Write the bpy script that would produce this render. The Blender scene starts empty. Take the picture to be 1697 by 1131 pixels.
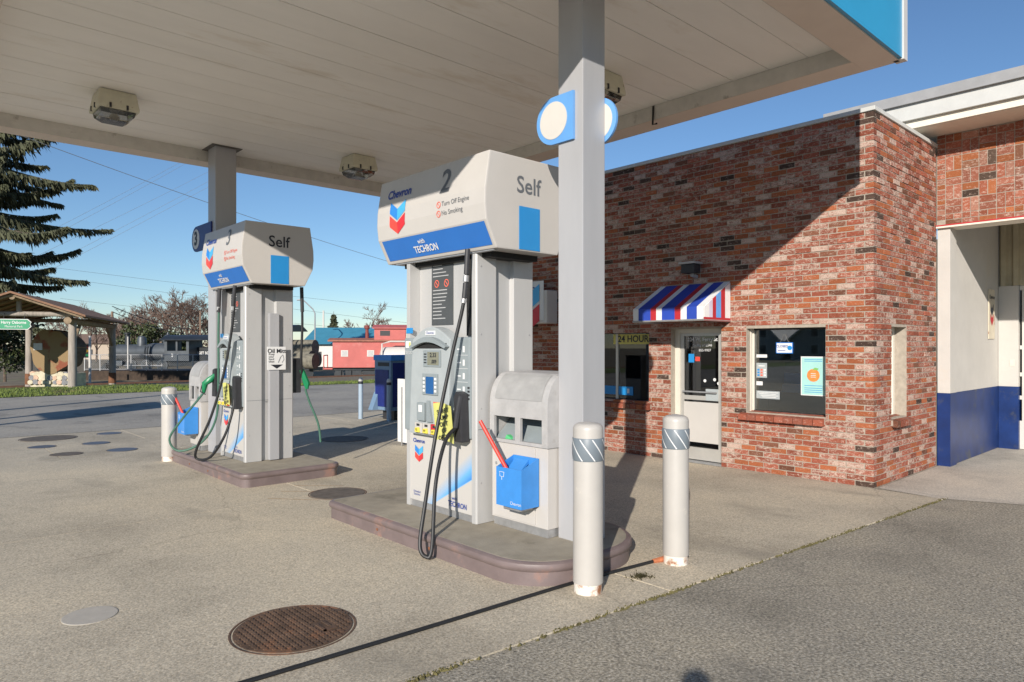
import bpy, bmesh, math, random
from mathutils import Vector, Matrix
random.seed(7)
R = math.radians
sc = bpy.context.scene
col = sc.collection
# ------------------------------------------------------------------ camera, sky, sun
CAMH, FPX, CXP, HYP = 1.6, 1141.0, 848.5, 575.0
YAW = math.atan(1048 / 1141.0)
FW = (math.sin(YAW), math.cos(YAW)); RT = (math.cos(YAW), -math.sin(YAW))
cd = bpy.data.cameras.new('camera'); cam = bpy.data.objects.new('camera', cd); col.objects.link(cam)
cam.location = (0, 0, CAMH); cam.rotation_euler = (R(90), 0, -YAW)
cd.sensor_width = 36; cd.lens = 36 * FPX / 1697; cd.shift_y = (HYP - 565.5) / 1697
cd.clip_start = .05; cd.clip_end = 3000
sc.camera = cam
SUN_EL = R(21.0); SUN_AZ = (.84, .543)                 # direction the light travels (horizontal)
w = bpy.data.worlds.new('World'); sc.world = w; w.use_nodes = True
nt = w.node_tree; bg = nt.nodes['Background']
sky = nt.nodes.new('ShaderNodeTexSky'); sky.sky_type = 'NISHITA'; sky.sun_disc = False
sky.sun_elevation = SUN_EL; sky.sun_rotation = math.atan2(-SUN_AZ[0], -SUN_AZ[1])
sky.air_density = 1.0; sky.dust_density = .0; sky.ozone_density = 5.0
nt.links.new(sky.outputs[0], bg.inputs[0]); bg.inputs[1].default_value = .1
sl = bpy.data.lights.new('sun', 'SUN'); so = bpy.data.objects.new('sun', sl); col.objects.link(so)
sl.energy = 5.0; sl.angle = R(.5); sl.color = (1, .93, .84)
so.rotation_euler = Vector((SUN_AZ[0], SUN_AZ[1], -math.tan(SUN_EL) * math.hypot(*SUN_AZ))).to_track_quat('-Z', 'Y').to_euler()
so.location = (-10, -6, 12)
vs = sc.view_settings; vs.view_transform = 'Standard'; vs.look = 'None'; vs.exposure = 0.22; vs.gamma = 1
sc.render.engine = 'CYCLES'; sc.cycles.max_bounces = 8; sc.cycles.diffuse_bounces = 4
sc.render.resolution_x = 1024; sc.render.resolution_y = 682

def DP(d, px):                                          # ground position at depth d below picture column px
    r = (px - CXP) / FPX * d
    return (FW[0] * d + RT[0] * r, FW[1] * d + RT[1] * r)
def TZ(Y):                                              # height of the land: flat station, falling away to the railway
    pts = [(-500, 0), (30, 0), (40, -.29), (54, -1.2), (82, -1.1), (2000, -1.1)]
    for (a, za), (b, zb) in zip(pts, pts[1:]):
        if Y <= b: return za + (zb - za) * (Y - a) / (b - a)
    return -1.1
# ------------------------------------------------------------------ materials
MATS = {}
def nodes(name):
    m = bpy.data.materials.new(name); m.use_nodes = True
    n = m.node_tree.nodes; l = m.node_tree.links
    return m, n, l, n['Principled BSDF']
def ramp(n, stops):
    r = n.new('ShaderNodeValToRGB'); e = r.color_ramp.elements
    while len(e) < len(stops): e.new(.5)
    for k, (p, c) in enumerate(stops): e[k].position = p; e[k].color = (*c, 1) if len(c) == 3 else c
    return r
def noise(n, l, vec, scale, detail=4, rough=.6):
    t = n.new('ShaderNodeTexNoise'); t.inputs['Scale'].default_value = scale
    t.inputs['Detail'].default_value = detail; t.inputs['Roughness'].default_value = rough
    l.new(vec, t.inputs['Vector']); return t
def mixc(n, l, fac, a, b, mode='MIX'):
    x = n.new('ShaderNodeMix'); x.data_type = 'RGBA'; x.blend_type = mode
    for sock, v in ((0, fac), (6, a), (7, b)):
        if hasattr(v, 'is_linked'): l.new(v, x.inputs[sock])
        else: x.inputs[sock].default_value = v if not isinstance(v, tuple) else (*v[:3], 1)
    return x.outputs[2]
def pm(name, c, rough=.6, metal=0., var=.12, scale=6., bump=0., bscale=None, stain=None, spec=None, stretch=None):
    """plain procedural surface: base colour broken up by two noises, slight relief"""
    if name in MATS: return MATS[name]
    m, n, l, b = nodes(name)
    g = n.new('ShaderNodeNewGeometry'); vec = g.outputs['Position']
    if stretch:
        mp = n.new('ShaderNodeMapping'); mp.inputs['Scale'].default_value = stretch; l.new(vec, mp.inputs[0]); vec = mp.outputs[0]
    t = noise(n, l, vec, scale, 6)
    lo = tuple(v * (1 - var) for v in c); hi = tuple(min(1, v * (1 + var)) for v in c)
    r = ramp(n, [(.3, lo), (.7, hi)]); l.new(t.outputs[0], r.inputs[0]); out = r.outputs[0]
    if stain:
        t2 = noise(n, l, vec, stain[1], 5, .65); r2 = ramp(n, [(stain[2], (0, 0, 0)), (stain[2] + .12, (1, 1, 1))])
        l.new(t2.outputs[0], r2.inputs[0]); out = mixc(n, l, r2.outputs[0], out, stain[0])
    l.new(out, b.inputs['Base Color'])
    b.inputs['Roughness'].default_value = rough; b.inputs['Metallic'].default_value = metal
    if spec is not None: b.inputs['Specular IOR Level'].default_value = spec
    if bump:
        t3 = noise(n, l, vec, bscale or scale * 8, 3); bp = n.new('ShaderNodeBump'); bp.inputs['Strength'].default_value = bump
        bp.inputs['Distance'].default_value = .01; l.new(t3.outputs[0], bp.inputs['Height']); l.new(bp.outputs[0], b.inputs['Normal'])
    MATS[name] = m; return m
def ground_mat(name, base, dark, light, fine, big, stainc=None, bump=.4, vor=120):
    m, n, l, b = nodes(name)
    g = n.new('ShaderNodeNewGeometry'); vec = g.outputs['Position']
    t1 = noise(n, l, vec, fine, 3, .7); r1 = ramp(n, [(.28, dark), (.5, base), (.72, light)]); l.new(t1.outputs[0], r1.inputs[0])
    v = n.new('ShaderNodeTexVoronoi'); v.inputs['Scale'].default_value = vor; l.new(vec, v.inputs['Vector'])
    rv = ramp(n, [(.0, (.62, .62, .62)), (.5, (1, 1, 1)), (.9, (1.25, 1.22, 1.18))]); l.new(v.outputs['Color'], rv.inputs[0])
    c = mixc(n, l, .8, r1.outputs[0], rv.outputs[0], 'MULTIPLY')
    t2 = noise(n, l, vec, big, 6, .6); r2 = ramp(n, [(.3, (.7, .7, .7)), (.48, (.97, .97, .97)), (.68, (1.13, 1.11, 1.07))]); l.new(t2.outputs[0], r2.inputs[0])
    c = mixc(n, l, 1., c, r2.outputs[0], 'MULTIPLY')
    if stainc:
        mp = n.new('ShaderNodeMapping'); mp.inputs['Scale'].default_value = (1, .45, 1); mp.inputs['Rotation'].default_value = (0, 0, .5); l.new(vec, mp.inputs[0])
        t3 = noise(n, l, mp.outputs[0], 1.5, 4, .55); r3 = ramp(n, [(.58, (0, 0, 0)), (.74, (.62, .62, .62))]); l.new(t3.outputs[0], r3.inputs[0])
        c = mixc(n, l, r3.outputs[0], c, stainc)
        vc = n.new('ShaderNodeTexVoronoi'); vc.feature = 'DISTANCE_TO_EDGE'; vc.inputs['Scale'].default_value = .28
        tw = noise(n, l, vec, 1.3, 5); vm = n.new('ShaderNodeVectorMath'); vm.operation = 'MULTIPLY_ADD'; vm.inputs[1].default_value = (.5, .5, .5)
        l.new(tw.outputs[1], vm.inputs[0]); l.new(vec, vm.inputs[2]); l.new(vm.outputs[0], vc.inputs['Vector'])
        rc = ramp(n, [(.0, (.3, .3, .3)), (.0014, (0, 0, 0))]); l.new(vc.outputs['Distance'], rc.inputs[0])
        c = mixc(n, l, rc.outputs[0], c, tuple(x * .3 for x in base))
    l.new(c, b.inputs['Base Color']); b.inputs['Roughness'].default_value = .88; b.inputs['Specular IOR Level'].default_value = .25
    bp = n.new('ShaderNodeBump'); bp.inputs['Strength'].default_value = bump; bp.inputs['Distance'].default_value = .006
    l.new(t1.outputs[0], bp.inputs['Height']); l.new(bp.outputs[0], b.inputs['Normal'])
    MATS[name] = m; return m
CONC = ground_mat('concrete', (.5, .442, .343), (.34, .295, .225), (.63, .57, .455), 80, .55, (.26, .235, .19), .4, 95)
ASPH = ground_mat('asphalt', (.325, .295, .235), (.11, .1, .085), (.56, .52, .45), 62, .7, (.15, .14, .12), .9, 70)
ROADM = ground_mat('road_asphalt', (.36, .335, .29), (.22, .21, .19), (.38, .365, .34), 60, .35, (.12, .118, .11), .3, 70)
APRON = ground_mat('pale_concrete', (.52, .48, .415), (.42, .38, .32), (.6, .56, .49), 60, .9, (.26, .235, .19), .3, 120)
GRASS = pm('grass', (.13, .17, .035), .9, var=.45, scale=1.6, bump=.6, bscale=30, stain=((.2, .16, .08), .5, .58))
DIRT = pm('dry_ground', (.17, .135, .085), .95, var=.4, scale=.8, bump=.5, bscale=12, stain=((.12, .14, .05), .12, .55))
BALLAST = pm('ballast', (.24, .2, .16), .95, var=.5, scale=9, bump=.8, bscale=20)
WHITE = pm('white_paint', (.58, .555, .515), .4, var=.04, scale=4, stain=((.66, .62, .55), 2.4, .66))
BOLW = pm('bollard_plastic', (.45, .425, .39), .42, var=.03, scale=7, stain=((.62, .57, .48), 5, .68))
PANELW = pm('pump_white', (.5, .475, .445), .35, var=.03, scale=3)
SILVER = pm('pump_silver', (.47, .465, .455), .42, .15, var=.06, scale=3, stretch=(1, 1, .3))
SILVER2 = pm('column_grey', (.41, .41, .42), .42, .15, var=.07, scale=3, stretch=(1, 1, .2), stain=((.42, .42, .43), 2.2, .6))
STEEL = pm('galvanised', (.42, .42, .42), .45, .6, var=.12, scale=20)
SLATE = pm('bezel_grey', (.255, .29, .3), .45, var=.06, scale=8)
SLATEL = pm('bezel_light', (.36, .39, .395), .42, var=.05, scale=8)
HOOD = pm('hood_grey', (.43, .42, .41), .5, .1, var=.12, scale=9, stain=((.33, .31, .28), 6, .6))
BLUE = pm('blue_print', (.025, .16, .52), .32, var=.04, scale=4)
BLUEB = pm('blue_panel', (.02, .235, .56), .32, var=.04, scale=4)
CYAN = pm('canopy_blue', (.03, .3, .52), .35, var=.05, scale=2)
BUCKET = pm('blue_plastic', (.045, .24, .62), .38, var=.07, scale=9)
NAVY = pm('navy_paint', (.012, .022, .16), .4, var=.15, scale=5)
RED = pm('red_plastic', (.62, .04, .025), .4, var=.08)
LRED = pm('emblem_red', (.75, .07, .05), .35, var=.04); LRED2 = pm('emblem_dark_red', (.6, .03, .04), .35, var=.04)
LBLU = pm('emblem_blue', (.03, .22, .62), .35, var=.04); LBLU2 = pm('emblem_light_blue', (.07, .4, .75), .35, var=.04)
BLACK = pm('black_rubber', (.014, .014, .015), .5, var=.2, scale=20)
DARK = pm('dark_plastic', (.03, .03, .033), .5, var=.15, scale=15)
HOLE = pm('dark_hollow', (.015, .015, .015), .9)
INK = pm('grey_ink', (.12, .13, .145), .5, var=.05); INKD = pm('dark_ink', (.02, .022, .03), .5, var=.05); INKW = pm('white_ink', (.7, .7, .69), .5, var=.03)
INKN = pm('navy_ink', (.02, .06, .3), .4, var=.05); REDINK = pm('red_ink', (.75, .15, .1), .5, var=.05)
YELLOW = pm('yellow_card', (.56, .55, .16), .55, var=.06, scale=20); YBTN = pm('yellow_button', (.75, .63, .08), .4, var=.05)
GREENH = pm('green_rubber', (.05, .13, .09), .45, var=.15, scale=20); GREENN = pm('green_nozzle', (.01, .2, .08), .4, var=.1)
CURB = pm('painted_curb', (.17, .13, .125), .5, var=.15, scale=5, stain=((.3, .17, .13), 2.5, .6), bump=.15, bscale=25)
RUST = pm('rust', (.24, .1, .05), .9, var=.35, scale=25)
RUSTIRON = pm('rusty_iron', (.12, .075, .05), .75, .2, var=.45, scale=9, stain=((.2, .1, .055), 5, .52))
RUSTP = pm('chipped_paint', (.75, .7, .62), .6, var=.06, scale=10, stain=((.3, .13, .06), 9, .5))
SOFFIT = pm('soffit_paint', (.88, .845, .785), .55, var=.03, scale=2, stain=((.78, .72, .63), 1.1, .58), stretch=(.6, 1.8, 1))
FASCIA = pm('fascia_paint', (.7, .6, .51), .5, var=.04, scale=3)
GUTTER = pm('gutter_grey', (.62, .59, .53), .55, var=.1, scale=6, stain=((.33, .3, .25), 5, .6))
LAMPBODY = pm('lamp_housing', (.62, .59, .45), .55, var=.08, scale=9, stain=((.28, .2, .12), 14, .62))
FRAMEW = pm('window_frame', (.62, .58, .5), .45, var=.04)
ALU = pm('door_aluminium', (.55, .53, .49), .38, .45, var=.05)
MORTAR = pm('mortar', (.37, .32, .26), .95, var=.15, scale=20, bump=.4, bscale=120)
PLASTER = pm('bay_plaster', (.52, .495, .455), .7, var=.05, scale=3, bump=.15, bscale=30, stain=((.53, .49, .43), 2, .58))
BAYBLUE = pm('bay_blue', (.007, .028, .125), .4, var=.25, scale=4, stain=((.05, .06, .09), 3, .55))
ROOFM = pm('roof_grey', (.3, .3, .3), .6, var=.1); FASCG = pm('fascia_grey', (.55, .55, .52), .5, var=.05); FASCW = pm('fascia_cream', (.78, .72, .6), .5, var=.05)
CORR = pm('corrugated_beige', (.42, .37, .26), .5, .1, var=.12, scale=4)
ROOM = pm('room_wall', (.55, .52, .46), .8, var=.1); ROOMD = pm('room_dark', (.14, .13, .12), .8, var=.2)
LOG = pm('weathered_log', (.33, .29, .25), .9, var=.25, scale=3, bump=.6, bscale=18, stretch=(4, 4, .5))
LOGD = pm('log_beam', (.27, .2, .13), .9, var=.3, scale=5, bump=.4, bscale=20)
SHING = pm('shelter_roofing', (.25, .135, .08), .85, var=.2, scale=4, bump=.5, bscale=12)
STONE1 = pm('stone_cream', (.5, .45, .33), .9, var=.2, scale=7, bump=.4); STONE2 = pm('stone_pink', (.52, .36, .26), .9, var=.2, scale=7, bump=.4); STONE3 = pm('stone_grey', (.2, .2, .21), .9, var=.25, scale=7, bump=.4)
SIGNG = pm('sign_green', (.035, .3, .15), .5, var=.06)
LOCO = pm('loco_black', (.028, .032, .036), .4, .2, var=.3, scale=2); LOCOG = pm('loco_grey', (.075, .085, .095), .45, .2, var=.2, scale=2)
CABR = pm('caboose_red', (.47, .115, .1), .6, var=.1, scale=1.5, stain=((.5, .17, .15), .7, .55))
TEAL = pm('teal_roof', (.05, .22, .32), .6, var=.1, scale=1)
BARK = pm('bark', (.12, .09, .07), .95, var=.35, scale=8)
TWIG = pm('bare_twig', (.13, .085, .065), .95, var=.3, scale=2); TWIG2 = pm('pale_twig', (.19, .14, .115), .95, var=.25, scale=2)
NEEDLE = pm('spruce_needles', (.065, .07, .034), .8, var=.5, scale=2.2, stain=((.1, .09, .045), 3, .6))
LEAFD = pm('evergreen_leaf', (.05, .065, .022), .6, var=.5, scale=3, stain=((.12, .12, .04), 4, .6))
MOSS = pm('moss', (.11, .095, .035), .95, var=.4, scale=30)
POLEW = pm('utility_pole', (.22, .15, .11), .9, var=.2, scale=3); WIRE = pm('wire', (.05, .05, .055), .6)
WIREL = pm('pale_wire', (.3, .29, .28), .6)
def glass_mat(name, tint, ref):
    m, n, l, b = nodes(name); n.remove(b)
    o = n['Material Output']; tr = n.new('ShaderNodeBsdfTransparent'); tr.inputs[0].default_value = (*tint, 1)
    gl = n.new('ShaderNodeBsdfGlossy'); gl.inputs['Roughness'].default_value = .015
    f = n.new('ShaderNodeFresnel'); f.inputs['IOR'].default_value = ref
    mx = n.new('ShaderNodeMixShader'); l.new(f.outputs[0], mx.inputs[0]); l.new(tr.outputs[0], mx.inputs[1]); l.new(gl.outputs[0], mx.inputs[2]); l.new(mx.outputs[0], o.inputs[0])
    return m
GLASS = glass_mat('window_glass', (.86, .9, .9), 2.1)
LENS = glass_mat('lamp_lens', (.75, .75, .72), 2.0)
def brick_mat():
    m, n, l, b = nodes('brick')
    a = n.new('ShaderNodeAttribute'); a.attribute_name = 'bc'
    g = n.new('ShaderNodeNewGeometry'); vec = g.outputs['Position']
    mp = n.new('ShaderNodeMapping'); mp.inputs['Scale'].default_value = (.7, .7, 1.5); l.new(vec, mp.inputs[0])
    t = noise(n, l, mp.outputs[0], 26, 6, .75); t2 = noise(n, l, vec, 95, 4, .7)
    def mad(x, m_, k_):
        q = n.new('ShaderNodeMath'); q.operation = 'MULTIPLY_ADD'; l.new(x, q.inputs[0]); q.inputs[1].default_value = m_
        if hasattr(k_, 'is_linked'): l.new(k_, q.inputs[2])
        else: q.inputs[2].default_value = k_
        return q
    ad = mad(t2.outputs[0], 1.0, mad(t.outputs[0], 2.2, -1.6).outputs[0])
    s = n.new('ShaderNodeMath'); s.operation = 'ADD'; l.new(ad.outputs[0], s.inputs[0]); l.new(a.outputs['Alpha'], s.inputs[1])
    r = ramp(n, [(.14, (0, 0, 0)), (.5, (.9, .9, .9))]); l.new(s.outputs[0], r.inputs[0])
    c = mixc(n, l, r.outputs[0], a.outputs['Color'], (.52, .395, .325))
    rd = ramp(n, [(.3, (.7, .7, .7)), (.6, (1.1, 1.1, 1.1))]); l.new(t2.outputs[0], rd.inputs[0]); c = mixc(n, l, 1., c, rd.outputs[0], 'MULTIPLY')
    l.new(c, b.inputs['Base Color']); b.inputs['Roughness'].default_value = .88; b.inputs['Specular IOR Level'].default_value = .2
    bp = n.new('ShaderNodeBump'); bp.inputs['Strength'].default_value = .5; bp.inputs['Distance'].default_value = .004
    l.new(ad.outputs[0], bp.inputs['Height']); l.new(bp.outputs[0], b.inputs['Normal'])
    return m
BRICK = brick_mat()
# ------------------------------------------------------------------ builders
ORG = {}
class MB:
    def __init__(s): s.v = []; s.f = []; s.m = []; s.c = None
    def add(s, vs, fs, mi=0):
        o = len(s.v); s.v += [tuple(p) for p in vs]; s.f += [tuple(i + o for i in f) for f in fs]; s.m += [mi] * len(fs); return s
    def box(s, x0, x1, y0, y1, z0, z1, mi=0):
        return s.add([(x, y, z) for x in (x0, x1) for y in (y0, y1) for z in (z0, z1)],
                     [(0, 1, 3, 2), (4, 6, 7, 5), (0, 4, 5, 1), (2, 3, 7, 6), (0, 2, 6, 4), (1, 5, 7, 3)], mi)
    def prism(s, pts, ax, a, b, mi=0):
        n = len(pts)
        def p3(p, t): return (t, p[0], p[1]) if ax == 'x' else ((p[0], t, p[1]) if ax == 'y' else (p[0], p[1], t))
        return s.add([p3(p, a) for p in pts] + [p3(p, b) for p in pts],
                     [tuple(range(n)), tuple(range(2 * n - 1, n - 1, -1))] + [(i, i + n, (i + 1) % n + n, (i + 1) % n) for i in range(n)], mi)
    def tube(s, pts, r, n=8, mi=0, caps=True):
        pts = [Vector(p) for p in pts]; rs = r if isinstance(r, (list, tuple)) else [r] * len(pts)
        rings = []; up = None
        for i, p in enumerate(pts):
            d = (pts[min(i + 1, len(pts) - 1)] - pts[max(i - 1, 0)]).normalized()
            if up is None: up = Vector((0, 0, 1)) if abs(d.z) < .9 else Vector((1, 0, 0))
            a = d.cross(up); a = a.normalized() if a.length > 1e-6 else Vector((1, 0, 0)); b2 = a.cross(d).normalized(); up = b2
            rings.append([p + (a * math.cos(2 * math.pi * k / n) + b2 * math.sin(2 * math.pi * k / n)) * rs[i] for k in range(n)])
        fs = [(i * n + k, i * n + (k + 1) % n, (i + 1) * n + (k + 1) % n, (i + 1) * n + k) for i in range(len(pts) - 1) for k in range(n)]
        if caps: fs += [tuple(range(n - 1, -1, -1)), tuple((len(pts) - 1) * n + k for k in range(n))]
        return s.add([q for rg in rings for q in rg], fs, mi)
    def lathe(s, prof, cx, cy, n=24, mi=0, axis='z', cz=0):
        vs = []
        for r, z in prof:
            for k in range(n):
                a = 2 * math.pi * k / n; u, v = r * math.cos(a), r * math.sin(a)
                vs.append((cx + u, cy + v, z) if axis == 'z' else ((z, cx + u, cy + v) if axis == 'x' else (cx + u, z, cy + v)))
        fs = [(i * n + k, i * n + (k + 1) % n, (i + 1) * n + (k + 1) % n, (i + 1) * n + k) for i in range(len(prof) - 1) for k in range(n)]
        fs += [tuple(range(n - 1, -1, -1)), tuple((len(prof) - 1) * n + k for k in range(n))]
        return s.add(vs, fs, mi)
    def poly(s, pts, mi=0): return s.add(pts, [tuple(range(len(pts)))], mi)
    def build(s, name, mat, parent=None, bevel=0, smooth=False, seg=2, fix=True, origin=None, vcol=None):
        bm = bmesh.new(); bv = [bm.verts.new(p) for p in s.v]
        for f, mi in zip(s.f, s.m):
            try: fc = bm.faces.new([bv[i] for i in f]); fc.material_index = mi; fc.smooth = smooth
            except ValueError: pass
        if fix: bmesh.ops.recalc_face_normals(bm, faces=bm.faces)
        if bevel: bmesh.ops.bevel(bm, geom=[e for e in bm.edges if len(e.link_faces) == 2 and e.calc_face_angle(0) > .5], offset=bevel, segments=seg, profile=.7, affect='EDGES', clamp_overlap=True)
        if smooth:
            for e in bm.edges: e.smooth = not (len(e.link_faces) == 2 and e.calc_face_angle(0) > .6)
        xs = [v.co.x for v in bm.verts]; ys = [v.co.y for v in bm.verts]; zs = [v.co.z for v in bm.verts]
        c = Vector(origin) if origin else Vector(((min(xs) + max(xs)) / 2, (min(ys) + max(ys)) / 2, min(zs)))
        bmesh.ops.translate(bm, verts=bm.verts, vec=-c)
        me = bpy.data.meshes.new(name); bm.to_mesh(me); bm.free()
        for m in (mat if isinstance(mat, (list, tuple)) else [mat]): me.materials.append(m)
        o = bpy.data.objects.new(name, me); col.objects.link(o); ORG[o] = c
        if parent: o.parent = parent; o.location = c - ORG[parent]
        else: o.location = c
        if vcol:                                       # one colour per face (bricks)
            at = me.attributes.new('bc', 'FLOAT_COLOR', 'CORNER'); k = 0
            for p in me.polygons:
                cc = vcol[p.index // 6] if len(vcol) > 1 else vcol[0]
                for _ in p.vertices: at.data[k].color = cc; k += 1
        return o
def tag(o, label, cat, group=None, kind=None):
    if label: o['label'] = label
    if cat: o['category'] = cat
    if group: o['group'] = group
    if kind: o['kind'] = kind
    return o
def thing(name, loc, label, cat, group=None, rz=0, local=False):
    o = bpy.data.objects.new(name, None); col.objects.link(o); o.location = loc; o.rotation_euler = (0, 0, rz); o.empty_display_size = .2
    ORG[o] = Vector((0, 0, 0)) if local else Vector(loc)
    return tag(o, label, cat, group)
def struct(o): o['kind'] = 'structure'; return o
def B(*a): return MB().box(*a)
def text(name, body, size, mat, parent, o, u, v, align='CENTER', bold=0., surf=None, shear=0, eps=.003, sx=1, valign='CENTER', cuts=()):
    """flat lettering as its own thin mesh: o = anchor, u = reading direction, v = up; surf(x, z) may lay it on a curved face"""
    c = bpy.data.curves.new('t', 'FONT'); c.body = body; c.size = size; c.align_x = align; c.align_y = valign; c.resolution_u = 3; c.offset = bold; c.shear = shear; c.space_line = .85
    t = bpy.data.objects.new('t', c); me0 = t.to_mesh(); u = Vector(u); v = Vector(v); nn = u.cross(v); o = Vector(o)
    mb = MB(); bm = bmesh.new(); bm.from_mesh(me0)
    for cz in cuts: bmesh.ops.bisect_plane(bm, geom=bm.verts[:] + bm.edges[:] + bm.faces[:], plane_co=(0, cz, 0), plane_no=(0, 1, 0))
    bm.verts.index_update()
    vs = [(surf(p.co.x * sx, p.co.y) if surf else o + u * (p.co.x * sx) + v * p.co.y) + nn * eps for p in bm.verts]
    mb.add(vs, [tuple(q.index for q in p.verts) for p in bm.faces]); bm.free(); t.to_mesh_clear(); bpy.data.objects.remove(t); bpy.data.curves.remove(c)
    return mb.build(name, mat, parent, fix=False)
def emblem(parent, o, u, v, wd, eps=.003, surf=None, name='emblem', cuts=()):
    """two stacked folded chevron bars, blue over red"""
    u = Vector(u); v = Vector(v); nn = u.cross(v); o = Vector(o); s = wd / 2
    for bars, mats in (([([(-1, 1.1), (0, .5), (0, -.35), (-1, .25)], 0), ([(0, .5), (1, 1.1), (1, .25), (0, -.35)], 1)], [LBLU, LBLU2]), ([([(-1, .1), (0, -.5), (0, -1.35), (-1, -.75)], 1), ([(0, -.5), (1, .1), (1, -.75), (0, -1.35)], 0)], [LRED2, LRED])):
        bm = bmesh.new()
        for pts, mi in bars: bm.faces.new([bm.verts.new((a * s, b * s, 0)) for a, b in pts]).material_index = mi
        for cz in cuts: bmesh.ops.bisect_plane(bm, geom=bm.verts[:] + bm.edges[:] + bm.faces[:], plane_co=(0, cz, 0), plane_no=(0, 1, 0))
        bm.verts.index_update(); mb = MB()
        mb.v = [tuple((surf(p.co.x, p.co.y) if surf else o + u * p.co.x + v * p.co.y) + nn * eps) for p in bm.verts]
        mb.f = [tuple(q.index for q in f.verts) for f in bm.faces]; mb.m = [f.material_index for f in bm.faces]; bm.free()
        mb.build(name, mats, parent, fix=False)
NX = ((0, -1, 0), (0, 0, 1))       # reading directions on a face that looks towards -X
NY = ((1, 0, 0), (0, 0, 1))        # ... and towards -Y
# ================================================================== GROUND
def lerp(a, b, t): return a + (b - a) * t
g = MB(); xs = [-900, -120, -40, -10, 5, 20, 40, 80, 160, 900]; ysl = [-300, -40, 0, 14, 26.5, 30, 33, 36, 40, 44, 49, 54, 60, 70, 82, 120, 300, 1500]
g.add([(x, y, TZ(y) - .05) for y in ysl for x in xs], [(j * 10 + i, j * 10 + i + 1, j * 10 + i + 11, j * 10 + i + 10) for j in range(len(ysl) - 1) for i in range(9)])
struct(g.build('terrain', DIRT))
struct(MB().poly([(-70, -30, 0), (90, -30, 0), (90, 14.9, 0), (90, 26.6, 0), (-70, 26.6, 0)]).build('asphalt_lot', ASPH))
struct(MB().poly([(-70, 14.9, .004), (90, 14.9, .004), (90, 26.55, .004), (-70, 26.55, .004)]).build('road', ROADM))
lw = MB(); yy = [26.6, 28.5, 30, 33.5, 37]; n_ = len(yy)
xe = [-60 + 4 * i for i in range(35)]
lw.add([(x, (y if x < 9 else 26.6 + (y - 26.6) * .22) + (.25 * math.sin(x * .7) + .12 * math.sin(x * 2.3) if y == 26.6 else 0), TZ(y) + .012 if x < 9 else .012) for y in yy for x in xe], [(j * 35 + i, j * 35 + i + 1, j * 35 + i + 36, j * 35 + i + 35) for j in range(n_ - 1) for i in range(34)])
struct(lw.build('lawn', GRASS))
gb = MB()
for k in range(15000):                                   # tufts along the kerbless edge and on the lawn
    x = random.uniform(-4, 22); y = 26.5 + abs(random.gauss(0, 3.2)); y = min(y, 35)
    if x > 9: y = min(y, 26.5 + random.random() * 2.0)
    if x > 10 and random.random() < .6: continue
    z = TZ(y) + .01; h = random.uniform(.03, .1); a = random.random() * 6.28; b_ = random.uniform(-.05, .05)
    gb.add([(x, y, z), (x + .035 * math.cos(a), y + .035 * math.sin(a), z), (x + b_, y + b_, z + h)], [(0, 1, 2)])
tag(gb.build('grass_blades', GRASS, fix=False), 'short green grass along the far road edge', 'grass', kind='stuff')
# concrete forecourt cast in separate slabs
def front(x): return 2.80 - .078 * (x - 1.2)
ap = struct(MB().poly([(-12, 3.86, .002), (8.2, 2.28, .002), (8.2, 14.78, .002), (-12, 14.78, .002)]).build('concrete_forecourt', pm('joint_dirt', (.1, .085, .06), .95)))
rows = [(None, 6.88, [-12, 3.8, 8.2]), (6.88, 11.54, [-12, -1.2, 3.5, 8.2]), (11.54, 13.15, [-12, -3, 1.9, 5.6, 13]), (13.15, 14.8, [-12, -2, 3.4, 7.4, 13])]
for y0, y1, xx in rows:
    for a, b in zip(xx, xx[1:]):
        ga = .006
        ya = (front(a), front(b)) if y0 is None else (y0 + ga, y0 + ga)
        MB().prism([(a + ga, ya[0]), (b - ga, ya[1]), (b - ga, y1 - ga), (a + ga, y1 - ga)], 'z', -.04, .009).build('slab', CONC, ap)
struct(MB().poly([(x, y, .005) for x, y in [(8.30, 2.93), (8.205, 2.28), (8.56, 1.5), (8.9, .2), (9.2, -4), (14, -4), (14, 2.93)]]).build('garage_apron', APRON))
mo = MB()
for k in range(2600):                                    # moss and weeds in the joint
    x = random.uniform(1.0, 8.3); dens = .5 + .5 * math.sin(x * 2.1) * math.sin(x * 5.3 + 1)
    if random.random() > .1 + .8 * dens ** 1.5: continue
    y = front(x) - .004 + random.gauss(0, .009); s_ = random.uniform(.006, .02); a = random.random() * 6.3
    mo.add([(x + s_ * math.cos(a), y + s_ * math.sin(a) * .6, .002), (x + s_ * math.cos(a + 2.1), y + s_ * math.sin(a + 2.1) * .6, .002), (x + s_ * math.cos(a + 4.2), y + s_ * math.sin(a + 4.2) * .6, .004), (x, y, random.uniform(.008, .02))], [(0, 1, 3), (1, 2, 3), (2, 0, 3)])
for k in range(120):
    a = random.random() * 6.3; r_ = abs(random.gauss(0, .045)); x, y = 3.86 + r_ * math.cos(a), 2.9 + r_ * math.sin(a)
    mo.add([(x, y, .009), (x + .02, y + .01, .009), (x + random.gauss(0, .02), y + random.gauss(0, .02), .035)], [(0, 1, 2)])
tag(mo.build('moss', MOSS, fix=False), 'green brown moss growing in the joint between concrete and asphalt', 'moss', kind='stuff')
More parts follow.
